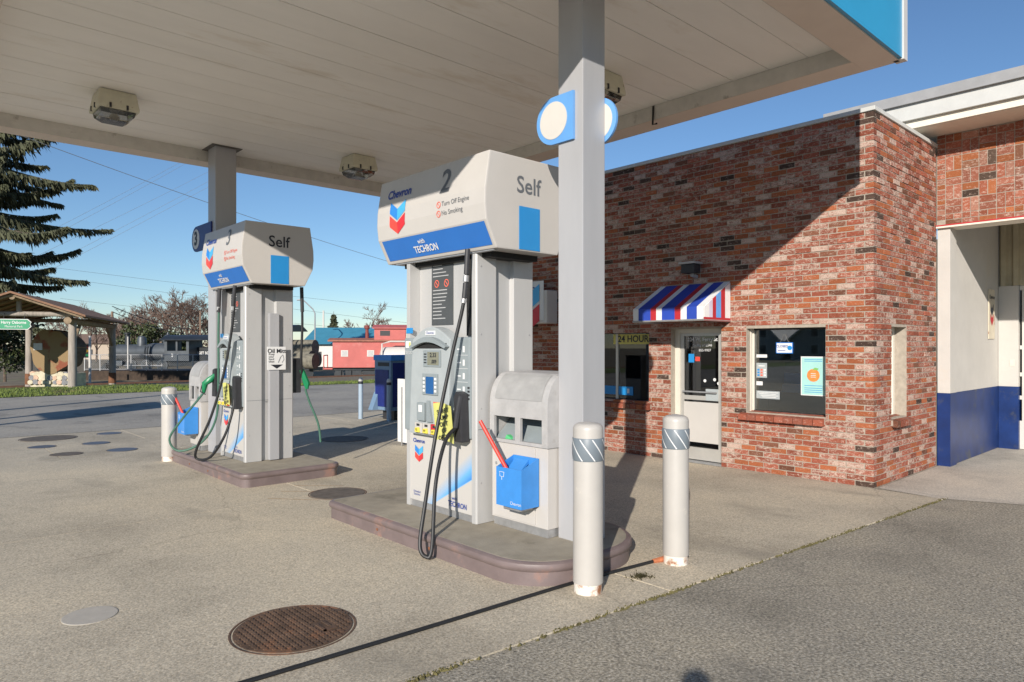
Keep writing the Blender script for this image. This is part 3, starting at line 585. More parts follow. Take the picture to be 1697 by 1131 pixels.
def canopy_light(x, y, lb):
    t = thing('canopy_light', (x, y, ZS), lb, 'light', 'lights under the canopy')
    s = .2
    def ring(r, z): return [(x - r, y - r, z), (x + r, y - r, z), (x + r, y + r, z), (x - r, y + r, z)]
    def fr(ls, mat, nm, bev, par): 
        mb = MB(); vs = [p for l_ in ls for p in ring(*l_)]; k = len(ls)
        fs = [(i * 4 + j, i * 4 + (j + 1) % 4, (i + 1) * 4 + (j + 1) % 4, (i + 1) * 4 + j) for i in range(k - 1) for j in range(4)] + [(3, 2, 1, 0), tuple(range(4 * k - 4, 4 * k))]
        return mb.add(vs, fs).build(nm, mat, par, bevel=bev)
    fr([(s * .86, ZS - .003), (s, ZS - .17), (s, ZS - .2)], LAMPBODY, 'housing', .015, t)
    fr([(s * .86, ZS - .202), (s * .8, ZS - .25), (s * .5, ZS - .3)], LENS, 'lens', .008, t)
    MB().lathe([(.03, ZS - .21), (.05, ZS - .24), (.03, ZS - .28)], x, y, 12).build('bulb', WHITE, t)
    for q in (-.08, .08): B(x + q - .01, x + q + .01, y - s - .008, y - s * .95, ZS - .2, ZS - .15).build('latch', DARK, t); B(x - s - .008, x - s * .95, y + q - .01, y + q + .01, ZS - .2, ZS - .15).build('latch', DARK, t)
canopy_light(1.86, 8.35, 'boxy cream canopy light nearest the left picture edge'); canopy_light(5.05, 8.75, 'boxy cream canopy light above the gap between the two pump valances'); canopy_light(5.3, 4.5, 'boxy canopy light half hidden behind the near column')
def column(x0, y0, sz, num, lb, lbs, out=.03, zc=3.3):
    t = thing('canopy_column', (x0 + sz / 2, y0 + sz / 2, .17), lb, 'column', 'canopy columns')
    B(x0, x0 + sz, y0, y0 + sz, .165, ZS + .03).build('shaft', SILVER2, t, bevel=.008)
    if num: MB().box(x0 - .06, x0 + sz + .06, y0 - .06, y0 + sz + .06, ZS - .012, ZS - .004).build('flange', pm('flange_dark', (.12, .11, .1), .6), t)
    for sgn in (1, -1):
        s = thing('number_sign', (x0, y0 + sz / 2, 3.1), lbs[0 if sgn > 0 else 1], 'sign', 'round signs on the canopy columns')
        cy = (y0 + sz + out) if sgn > 0 else (y0 + .07); X = x0 - .022 if sgn > 0 else x0 + sz + .002; r = .178
        pts = [(cy + r * math.cos(a) * sgn, zc + r * math.sin(a)) for a in [R(-90 + 180 * k / 24) for k in range(25)]] + [(cy - (.17 + out) * sgn, zc + r), (cy - (.17 + out) * sgn, zc - r)]
        MB().prism(pts, 'x', X, X + .02).build('plate', NAVY if num else BLUEL, s)
        fx = X - .003 if sgn > 0 else X + .02
        MB().lathe([(.14, fx), (.14, fx + .003)], cy, zc, 36, axis='x').build('disc', WHITE, s)
        if sgn < 0: MB().lathe([(.14, X - .003), (.14, X)], cy, zc, 36, axis='x').build('disc', WHITE, s)
        if num and sgn > 0: text('lettering', num, .26, INKD, s, (fx - .001, cy, zc), *NX, bold=.008)
    return t
BLUEL = pm('sign_light_blue', (.12, .32, .66), .35, var=.05)
column(3.754, 3.327, .246, None, 'tall grey square canopy column on the near island', ['blank round blue rimmed sign on the left of the near column', 'blank round sign half hidden behind the near column'])
column(3.32, 9.5, .28, '3', 'grey square canopy column behind pump 3', ['navy round sign numbered 3 beside the far column', 'navy sign on the hidden side of the far column'], .42, 3.12)
# ================================================================== ISLANDS
def rounded(x0, x1, y0, y1, rs, n=10):
    out = []
    for (cx, cy, a0, r) in ((x1 - rs[0], y0 + rs[0], -90, rs[0]), (x1 - rs[1], y1 - rs[1], 0, rs[1]), (x0 + rs[2], y1 - rs[2], 90, rs[2]), (x0 + rs[3], y0 + rs[3], 180, rs[3])):
        out += [(cx + r * math.cos(R(a0 + 90 * k / n)), cy + r * math.sin(R(a0 + 90 * k / n))) for k in range(n + 1)]
    return out
ISTOP = pm('island_top', (.3, .265, .205), .9, var=.15, scale=6, bump=.3, bscale=90, stain=((.2, .175, .13), 2.2, .58))
def island(x0, x1, y0, y1, rs, lb):
    t = thing('pump_island', ((x0 + x1) / 2, (y0 + y1) / 2, 0), lb, 'island', 'raised pump islands'); H_ = .168
    prof = [(.022, .0), (.022, .1), (.004, .118), (0, .138), (.006, .156), (.02, .166), (.05, H_)]
    mb = MB(); rings = [[(p[0], p[1], z) for p in rounded(x0 + i, x1 - i, y0 + i, y1 - i, [max(.02, r - i) for r in rs])] for i, z in prof]; k = len(rings[0])
    mb.add([p for r in rings for p in r], [(a * k + j, a * k + (j + 1) % k, (a + 1) * k + (j + 1) % k, (a + 1) * k + j) for a in range(len(prof) - 1) for j in range(k)])
    mb.build('kerb', CURB, t, smooth=True, fix=True)
    MB().prism(rounded(x0 + .045, x1 - .045, y0 + .045, y1 - .045, [max(.02, r - .045) for r in rs]), 'z', .05, .1695).build('top', ISTOP, t)
    for q in (.3, .62): y = lerp(y0 + .5, y1, q); MB().lathe([(.012, x0 + .016), (.012, x0 + .0225)], y, .06, 10, axis='x').build('bolt', RUST, t)
    return t
island(3.07, 4.40, 3.10, 5.93, [.55, .1, .1, .45], 'brown painted rounded island carrying pump 2 and the near column')
island(2.98, 4.22, 7.70, 10.35, [.12, .12, .1, .12], 'brown painted island carrying pump 3')
# ================================================================== PUMPS
def hose_tube(pts, r, mat, name, parent, n=40):
    P = [Vector(p) for p in pts]; out = []
    for i in range(len(P) - 1):
        p0, p1, p2, p3 = P[max(i - 1, 0)], P[i], P[i + 1], P[min(i + 2, len(P) - 1)]
        for k in range(10):
            t = k / 10; out.append(.5 * ((2 * p1) + (p2 - p0) * t + (2 * p0 - 5 * p1 + 4 * p2 - p3) * t * t + (3 * p1 - p0 - 3 * p2 + p3) * t ** 3))
    out.append(P[-1]); return MB().tube(out, r, 10).build(name, mat, parent, smooth=True)
def swoosh_mat():
    m, n, l, b = nodes('panel_print')
    tc = n.new('ShaderNodeTexCoord'); sp_ = n.new('ShaderNodeSeparateXYZ'); l.new(tc.outputs['Object'], sp_.inputs[0])
    # blue fades in towards the lower right of the panel, cut off by a curled white corner
    def mth(op, a_, b_):
        q = n.new('ShaderNodeMath'); q.operation = op
        for i, v in enumerate((a_, b_)):
            if hasattr(v, 'is_linked'): l.new(v, q.inputs[i])
            else: q.inputs[i].default_value = v
        return q.outputs[0]
    s1 = mth('SUBTRACT', mth('MULTIPLY', sp_.outputs[1], -.75), sp_.outputs[2])
    r1 = ramp(n, [(.0, (0, 0, 0)), (.1, (.3, .3, .3)), (.26, (1, 1, 1))]); l.new(mth('ADD', s1, .19), r1.inputs[0])
    s2 = mth('ADD', mth('MULTIPLY', sp_.outputs[1], .53), sp_.outputs[2])
    r2 = ramp(n, [(.0, (0, 0, 0)), (.012, (1, 1, 1))]); l.new(mth('SUBTRACT', s2, .05), r2.inputs[0])
    f = mth('MULTIPLY', r1.outputs[0], r2.outputs[0])
    rc_ = ramp(n, [(.0, (.5, .48, .45)), (.5, (.14, .4, .72)), (1., (.01, .16, .55))]); l.new(f, rc_.inputs[0])
    l.new(rc_.outputs[0], b.inputs['Base Color']); b.inputs['Roughness'].default_value = .35
    return m
SWOOSH = swoosh_mat()
def no_sign(parent, o, r, surf):
    mb = MB(); N = 20
    for k in range(N):
        a, b_ = 2 * math.pi * k / N, 2 * math.pi * (k + 1) / N
        mb.poly([surf(o[0] + r * math.cos(a), o[1] + r * math.sin(a)), surf(o[0] + r * math.cos(b_), o[1] + r * math.sin(b_)), surf(o[0] + .76 * r * math.cos(b_), o[1] + .76 * r * math.sin(b_)), surf(o[0] + .76 * r * math.cos(a), o[1] + .76 * r * math.sin(a))])
    mb.poly([surf(o[0] - .66 * r, o[1] + .5 * r), surf(o[0] - .5 * r, o[1] + .66 * r), surf(o[0] + .66 * r, o[1] - .5 * r), surf(o[0] + .5 * r, o[1] - .66 * r)])
    mb.build('prohibition_mark', REDINK, parent, fix=False)
def pump(cx, cy, hw, hd_, num, lb, near2):
    Z = .17; t = thing('fuel_pump', (cx, cy, Z), lb, 'fuel pump', 'fuel pumps under the canopy')
    x0, x1, y0, y1 = cx - hd_, cx + hd_, cy - hw, cy + hw; TOP = 2.39
    # end towers: each a pair of folded pilasters with a recessed strip between
    for s in (-1, 1):
        ya, yb = (y0, y0 + .06) if s < 0 else (y1 - .06, y1)
        yo = ya if s < 0 else yb; yi = yb if s < 0 else ya; dn = .042 * (1 if s < 0 else -1); L = x1 - x0
        pr = [(x0, yi), (x0, yo + dn * .25), (x0 + .012, yo), (x0 + L * .33, yo), (x0 + L * .35, yo + dn), (x0 + L * .62, yo + dn), (x0 + L * .64, yo), (x1 - .012, yo), (x1, yo + dn * .25), (x1, yi)]
        MB().prism(pr, 'z', Z + .002, TOP).build('side_tower', SILVER, t, bevel=.004)
    MB().box(x0 + .11, x1 - .11, y0 + .061, y1 - .061, Z + .5, TOP - .002).build('back_panel', SILVER, t)
    MB().box(x0 + .02, x1 - .02, y0 + .061, y1 - .061, Z + .001, Z + .06).build('plinth', STEEL, t)
    # left tower of the face is thinner: cover strip
    for s in (-1, 1):
        xa = x0 if s < 0 else x1
        X = lambda q: xa - s * 0 + (-q if s < 0 else q) * -1      # q metres inwards from the face
        def bx(q0, q1, *r): a_, b_ = X(q0), X(q1); return B(min(a_, b_), max(a_, b_), *r)
        lp = bx(.006, .05, y0 + .063, y1 - .05, Z + .062, .845).build('lower_panel', SWOOSH if s < 0 else PANELW, t, bevel=.004)
        # bezel: wide slate cheek, lighter raised console with arched head
        ck = bx(-.015, .1, y0 + .063, y1 + .005, .85, 1.68).build('console_cheek', SLATE, t, bevel=.02)
        yc0, yc1 = y0 + .25, y1 - .2; yc = (yc0 + yc1) / 2; n_ = 12
        arch = [(yc0, .84), (yc1 + .05, .84), (yc1 + .03, 1.2), (yc1, 1.66)] + [(lerp(yc1, yc0, k / n_), 1.66 + .11 * math.sin(math.pi * k / n_)) for k in range(1, n_)] + [(yc0, 1.66), (yc0 + .02, 1.2)]
        xa0, xa1 = sorted((X(-.07), X(.05)))
        cs_ = MB().prism(arch, 'x', xa0, xa1).build('console', SLATEL, t, bevel=.012)
        if s > 0: continue
        fx = X(-.07)
        u, v = NX
        hd2 = MB().prism([(lerp(yc1 - .01, yc0 + .01, k / n_), 1.60 + .085 * math.sin(math.pi * k / n_)) for k in range(n_ + 1)] + [(lerp(yc0 + .03, yc1 - .03, k / n_), 1.585 + .055 * math.sin(math.pi * k / n_)) for k in range(n_ + 1)], 'x', fx - .045, fx - .001).build('hood', SLATE, cs_)
        B(fx - .003, fx - .001, yc0 + .05, yc1 - .03, 1.585, 1.63).build('hood_recess', HOLE, cs_)
        B(fx - .006, fx - .001, yc - .07, yc + .07, 1.70, 1.735).build('name_plate', INKW, cs_); text('lettering', 'Chevron', .032, INKN, cs_, (fx - .007, yc, 1.718), u, v)
        B(fx - .008, fx - .001, yc - .15, yc + .1, 1.43, 1.57).build('display_bezel', SLATE, cs_); dp = B(fx - .011, fx - .0085, yc - .125, yc + .035, 1.445, 1.555).build('display', pm('lcd', (.2, .2, .15), .25), cs_)
        text('lettering', '2.33', .052, INKD, dp, (fx - .012, yc - .05, 1.528), u, v, bold=.001, eps=.002); text('lettering', '.009', .045, INKD, dp, (fx - .012, yc - .06, 1.473), u, v, bold=.001, eps=.002)
        for k in range(4): B(fx - .012, fx - .0085, yc + .05, yc + .085, 1.46 + k * .024, 1.47 + k * .024).build('slot', DARK, cs_)
        B(fx - .012, fx - .001, yc - .11, yc + .11, 1.19, 1.37).build('screen_bezel', SLATE, cs_, bevel=.004); B(fx - .0155, fx - .0125, yc - .058, yc + .052, 1.2, 1.345).build('screen', pm('screen_blue', (.02, .1, .28), .12), cs_)
        for q in (-.085, .08):
            for k in range(4): B(fx - .0165, fx - .0125, yc + q - .013, yc + q + .013, 1.215 + k * .034, 1.235 + k * .034).build('key', INKW, cs_)
        B(fx - .03, fx - .001, yc + .055, yc + .165, .965, 1.12).build('card_reader', SLATE, cs_, bevel=.006); B(fx - .033, fx - .0305, yc + .085, yc + .135, 1.04, 1.1).build('key', INKW, cs_)
        MB().prism([(yc - .04, .96), (yc + .035, .96), (yc + .035, 1.14), (yc - .0, 1.14)], 'x', fx - .02, fx - .001).build('receipt_slot', SLATE, cs_)
        B(fx - .012, fx - .001, yc - .16, yc - .05, 1.03, 1.14).build('pay_card', SLATEL, cs_); B(fx - .0145, fx - .0125, yc - .155, yc - .055, 1.1, 1.135).build('pay_label', REDINK, cs_); B(fx - .0145, fx - .0125, yc - .15, yc - .07, 1.05, 1.09).build('pay_label', INKW, cs_)
        for k, (m, gtx) in enumerate(((PANELW, '92'), (PANELW, '89'), (AWR, '87'))):
            yk = yc + .155 - k * .118
            gp = B(fx - .02, fx - .001, yk - .054, yk + .054, .855, .95 if False else .945).build('grade_panel', m, cs_, bevel=.003)
            gp2 = B(fx - .0215, fx - .0205, yk - .02, yk + .025, .915, .935).build('price_window', DARK, gp)
            gb_ = MB().prism([(yk - .03, .862), (yk + .035, .862), (yk + .03, .9), (yk - .02, .905)], 'x', fx - .036, fx - .0205).build('grade_button', YBTN, gp, bevel=.004); text('lettering', gtx, .03, INKD, gb_, (fx - .037, yk + .003, .883), u, v, eps=.002)
        # instruction strip right of the console
        for k in range(4): B(X(-.0165), X(-.0155), y0 + .09, y0 + .24, 1.2 + k * .11, 1.203 + k * .11).build('rule', INKW, ck); B(X(-.0165), X(-.0155), y0 + .13, y0 + .155, 1.225 + k * .11, 1.275 + k * .11).build('pictogram', INKW, ck); B(X(-.0165), X(-.0155), y0 + .18, y0 + .23, 1.245 + k * .11, 1.255 + k * .11).build('pictogram', INKW, ck)
        for k in range(4): B(X(-.02), X(-.0155), y0 + .068, y0 + .09, 1.17 + k * .03, 1.185 + k * .03).build('slot', DARK, ck)
        B(X(-.018), X(-.0155), y1 - .1, y1 - .02, 1.59, 1.65).build('sticker', INKW, ck); B(X(-.019), X(-.0185), y1 - .098, y1 - .07, 1.6, 1.64).build('sticker', YELLOW, ck); text('lettering', 'Contains up to\n10% Ethanol', .019, INKW, ck, (X(-.0165), y1 - .07, 1.55), u, v, eps=.002)
        B(x0 - .004, x0 - .001, y1 - .11, y1 - .01, 1.72, 1.77).build('sticker', BLUEB, t)
        # upper placard
        px = x0 + .11; pl = B(px - .006, px - .001, y0 + .44, y0 + .75, 1.79, 2.36).build('placard', pm('placard_grey', (.07, .075, .078), .5), t)
        for k in range(16):
            if 4 <= k <= 6: continue
            ww = random.uniform(.1, .25); B(px - .0075, px - .0065, y0 + .73 - ww, y0 + .73, 2.31 - k * .031, 2.318 - k * .031).build('print_line', pm('print_grey', (.42, .42, .42), .5), pl)
        for yq in (y0 + .53, y0 + .67): no_sign(pl, (0, 0), .034, lambda a_, b_, yq=yq: Vector((px - .009, yq - a_, 2.155 + b_)))
        # lower panel print
        emblem(lp, (X(.003), y1 - .2, .66), u, v, .12); text('lettering', 'Chevron', .05, INKN, lp, (X(.003), y1 - .2, .765), u, v, bold=.001)
        text('lettering', 'Unleaded\nGasoline', .028, INKN, lp, (X(.003), y1 - .17, .3), u, v); text('lettering', 'with', .04, INKN, lp, (X(.003), y0 + .29, .335), u, v); text('lettering', 'TECHRON', .062, INKN, lp, (X(.003), y0 + .25, .285), u, v, bold=.001, sx=.85)
        B(X(.003), X(.0055), y0 + .45, y0 + .47, .8, .82).build('lock', DARK, lp)
    for s_ in (-1, 1):
        for z in (.5, 1.1, 1.7, 2.25): MB().lathe([(.007, y0 - .0025), (.007, y0 - .0)], cx + s_ * (hd_ - .05), z, 8, axis='y').build('screw', STEEL, t)
    B(x0 + .02, x1 - .02, y0 - .0012, y0 + .01, .93, .934).build('seam', INK, t)
    # hose recess and nozzle boot
    B(x0 + .06, x0 + .108, y0 + .065, y0 + .2, 1.69, TOP - .01).build('hose_recess', HOLE, t)
    nb_ = MB().prism([(y0 + .065, .83), (y0 + .16, .83), (y0 + .17, 1.2), (y0 + .14, 1.24), (y0 + .08, 1.22)], 'x', x0 - .1, x0 - .016).build('nozzle_boot', DARK, t, bevel=.012)
    # valance
    vb = .085 if not near2 else .09; V = .46; yl, yr = cy + hw + .27, cy - hw - .27
    zt, zb, zk = 3.11, 2.365, 2.575
    pro = [(-V + .05, zt), (-V + .004, 2.82), (-V, 2.7), (-V + .014, zk), (-V + .12, zb)]
    full = pro + [(-a_, b_) for a_, b_ in reversed(pro)]
    va = MB().prism([(cx + a_, b_) for a_, b_ in full], 'y', yr, yl).build('valance', PANELW, t, bevel=.012)
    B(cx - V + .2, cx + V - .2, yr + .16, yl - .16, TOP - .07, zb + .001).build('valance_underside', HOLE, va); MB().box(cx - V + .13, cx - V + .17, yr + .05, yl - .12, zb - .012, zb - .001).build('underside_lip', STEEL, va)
    def surf(a_, b_, yc_=0, zc_=0):
        z = zc_ + b_
        for (xa, za), (xb, zb2) in zip(pro, pro[1:]):
            if zb2 <= z <= za: return Vector((cx + xb + (xa - xb) * (z - zb2) / (za - zb2), yc_ - a_, z))
        return Vector((cx + pro[0][0], yc_ - a_, z))
    wv = yl - yr
    def S(f, z): return lambda a_, b_: surf(a_, b_, yl - wv * f, z)
    bp_ = lambda q: cx - V + .014 + (.12 - .014) * q; bz = lambda q: zk + (zb - zk) * q
    MB().poly([(bp_(.06) - .004, yl - .06, bz(.06)), (bp_(.06) - .004, yr + .03, bz(.06)), (bp_(.88) - .004, yr + .03, bz(.88)), (bp_(.88) - .004, yl - .06, bz(.88))]).build('blue_band', BLUE, va, fix=False)
    dv = Vector((-(bp_(1) - bp_(0)), 0, zk - zb)).normalized()
    text('lettering', 'with', .058, INKW, va, (bp_(.32) - .007, yl - wv * .42, bz(.32)), (0, -1, 0), dv, bold=.001); text('lettering', 'TECHRON', .085, INKW, va, (bp_(.62) - .007, yl - wv * .44, bz(.62)), (0, -1, 0), dv, bold=.002, sx=.85)
    text('lettering', 'Chevron', .105, INKN, va, (0, 0, 0), (0, -1, 0), (0, 0, 1), bold=.003, surf=S(.22, 2.965), shear=.12, eps=.004)
    emblem(va, (0, 0, 0), (0, -1, 0), (0, 0, 1), .24, surf=S(.22, 2.765), eps=.004, cuts=(.055, -.065))
    text('lettering', num, .27, INK, va, (0, 0, 0), (0, -1, 0), (0, 0, 1), bold=.004, surf=S(.66, 2.945), shear=.1, eps=.004, cuts=(-.125,))
    for k, (z, s_) in enumerate(((2.765, 'Turn Off Engine'), (2.69, 'No Smoking'))):
        text('lettering', s_, .055, INK if near2 else REDINK, va, (0, 0, 0), (0, -1, 0), (0, 0, 1), surf=S(.645, z), align='LEFT', eps=.004, cuts=(2.7 - z,)); no_sign(va, (-.04, 0), .028, lambda a_, b_, z=z: S(.645, z)(a_, b_) + Vector((-.004, 0, 0)))
    text('lettering', 'Self', .19, INK if near2 else INKD, va, (cx + .0, yr, 2.885), *NY, bold=.002)
    B(cx - .105, cx + .125, yr - .004, yr - .001, zb + .012, 2.72).build('blue_square', BLUEB, va)
    return t, x0, x1, y0, y1
p2, ax0, ax1, ay0, ay1 = pump(3.845, 4.76, .5, .32, '2', 'large near fuel pump numbered 2 with a yellow out of order note', True)
p3, bx0, bx1, by0, by1 = pump(3.62, 8.87, .42, .31, '3', 'farther fuel pump numbered 3 with green nozzles', False)
def fit(pts, mat, parent, r=.02): return MB().tube(pts, r, 10).build('hose_fitting', mat, parent, smooth=True)
# pump 2 hose
A = Vector((3.46, 4.29, 2.36))
h2 = hose_tube([A, (3.445, 4.31, 2.0), (3.37, 4.39, 1.5), (3.24, 4.42, .9), (3.06, 4.31, .4), (2.97, 4.25, .12), (2.99, 4.2, .04), (3.03, 4.18, .1), (3.13, 4.27, .55), (3.28, 4.35, .85), (3.40, 4.37, .95)], .0155, BLACK, 'hose', p2)
fit([A + Vector((0, 0, .02)), (3.454, 4.299, 2.18)], DARK, h2, .022); fit([(3.453, 4.3, 2.17), (3.451, 4.303, 2.12)], STEEL, h2, .024); fit([(3.45, 4.303, 2.11), (3.442, 4.31, 1.99)], DARK, h2, .022); fit([(3.442, 4.311, 1.985), (3.437, 4.317, 1.95)], STEEL, h2, .023)
MB().tube([(3.40, 4.37, .95), (3.42, 4.36, 1.1), (3.44, 4.355, 1.2)], .022, 8).build('nozzle', DARK, p2, smooth=True)
hose_tube([(3.6, 4.35, 2.36), (3.585, 4.35, 2.0), (3.575, 4.35, 1.72)], .015, BLACK, 'hose', p2)
nt_ = thing('yellow_note', (3.34, 4.62, .86), 'crumpled yellow SORRY PUMP OUT OF ORDER note taped on the near pump', 'note')
def note(cx, y0, y1, z0, z1, lift=.004):
    mb = MB(); N = 8; vs = []
    for j in range(N + 1):
        for i in range(N + 1):
            u, v = i / N, j / N; vs.append((cx - .003 * math.sin(5 * u + 2 * v) - lift * u * (1 - v), lerp(y1, y0, u) + .02 * v - .02 * (1 - v), lerp(z0, z1, v) + .012 * math.sin(4 * u)))
    return mb.add(vs, [(j * (N + 1) + i, j * (N + 1) + i + 1, (j + 1) * (N + 1) + i + 1, (j + 1) * (N + 1) + i) for j in range(N) for i in range(N)])
note(3.385, 4.39, 4.63, .83, 1.13).build('sheet', YELLOW, nt_, smooth=True, fix=False)
for k, s_ in enumerate(('SORRY', 'PUMP', 'OUT', 'OF', 'ORDER')): text('lettering', s_, .052, INKD, nt_, (3.377, 4.51 - .007 * k, 1.075 - k * .052), (0, -.97, .22), (0, .22, .97), bold=.001)
nt3 = thing('yellow_note', (3.2, 8.78, .9), 'yellow paper note taped on the farther pump 3', 'note')
note(3.195, 8.66, 8.86, .88, 1.14).build('sheet', YELLOW, nt3, smooth=True, fix=False)
for k, s_ in enumerate(('SORRY', 'PUMP', 'OUT', 'OF', 'ORDER')): text('lettering', s_, .045, INKD, nt3, (3.187, 8.76 - .005 * k, 1.09 - k * .045), (0, -.97, .22), (0, .22, .97), bold=.001)
# pump 3 hoses
A = Vector((3.24, 8.6, 2.36))
h3 = hose_tube([A, (3.22, 8.62, 1.9), (3.14, 8.68, 1.3), (3.02, 8.78, .75), (2.9, 8.95, .33), (2.92, 8.98, .2), (3.02, 8.8, .24), (3.12, 8.62, .5), (3.2, 8.57, .8), (3.22, 8.57, .95)], .016, BLACK, 'hose', p3)
fit([A, (3.222, 8.615, 2.1)], DARK, h3, .023); fit([(3.222, 8.615, 2.1), (3.22, 8.62, 2.05)], STEEL, h3, .024)
A = Vector((3.26, 9.18, 2.36))
h4 = hose_tube([A, (3.25, 9.19, 1.8), (3.25, 9.19, 1.3), (3.23, 9.2, .7), (3.1, 9.35, .36), (2.88, 9.55, .24), (2.78, 9.62, .4), (2.9, 9.5, .66), (3.05, 9.38, .9), (3.12, 9.32, 1.02)], .014, GREENH, 'hose', p3)
fit([A, (3.25, 9.185, 2.05)], DARK, h4, .025); fit([(3.25, 9.185, 2.12), (3.25, 9.19, 2.07)], STEEL, h4, .027)
MB().prism([(9.2, .95), (9.32, .95), (9.3, 1.3), (9.22, 1.32)], 'x', bx0 - .1, bx0 - .002).build('nozzle_boot', DARK, p3, bevel=.01)
nz = MB().tube([(3.11, 9.33, 1.0), (3.12, 9.31, 1.12), (3.17, 9.26, 1.17), (3.24, 9.24, 1.25)], [.022, .04, .045, .018], 10).build('nozzle', GREENN, p3, smooth=True); MB().tube([(3.09, 9.33, 1.1), (3.06, 9.3, 1.02), (3.12, 9.28, .98)], .008, 6).build('trigger_guard', DARK, nz)
A = Vector((4.0, 8.44, 2.36))
MB().box(bx1 + .0, bx1 + .13, 8.5, 8.62, 1.0, 1.45).build('nozzle_boot', DARK, p3, bevel=.01)
h5 = hose_tube([(4.02, 8.4, 2.36), (4.03, 8.4, 1.9), (4.02, 8.41, 1.45), (4.05, 8.45, 1.2)], .016, BLACK, 'hose', p3); fit([(4.02, 8.4, 2.37), (4.03, 8.4, 2.05)], DARK, h5, .023)
hose_tube([(4.08, 8.42, 1.05), (4.12, 8.38, .88), (4.2, 8.3, .6), (4.22, 8.27, .36)], .014, GREENH, 'hose', p3); MB().tube([(4.05, 8.46, 1.3), (4.1, 8.42, 1.12), (4.1, 8.41, 1.05)], [.03, .045, .02], 8).build('nozzle', GREENN, p3, smooth=True)
# notice and channel on the end of pump 3
B(3.60, 3.72, by0 - .05, by0 + .02, .18, 2.02).build('cable_channel', SILVER2, p3, bevel=.003)
mn = thing('mitt_notice', (3.67, by0 - .06, 1.3), 'white square notice about mitts on the side of pump 3', 'notice'); B(3.56, 3.80, by0 - .064, by0 - .056, 1.31, 1.6).build('plate', INKW, mn, bevel=.002)
text('lettering', 'Oil Mitt', .075, INKD, mn, (3.68, by0 - .065, 1.545), *NY, bold=.001); text('lettering', 'Keep\nyour\nhand\nclean', .036, INKD, mn, (3.575, by0 - .065, 1.46), *NY, align='LEFT'); MB().poly([(3.6, by0 - .067, 1.375), (3.76, by0 - .067, 1.375), (3.68, by0 - .067, 1.325)]).build('arrow', INKD, mn, fix=False)
MB().tube([(3.7, by0 - .066, 1.4), (3.73, by0 - .066, 1.47), (3.76, by0 - .066, 1.5), (3.775, by0 - .066, 1.44), (3.75, by0 - .066, 1.4)], .003, 5).build('mitt_drawing', INK, mn)
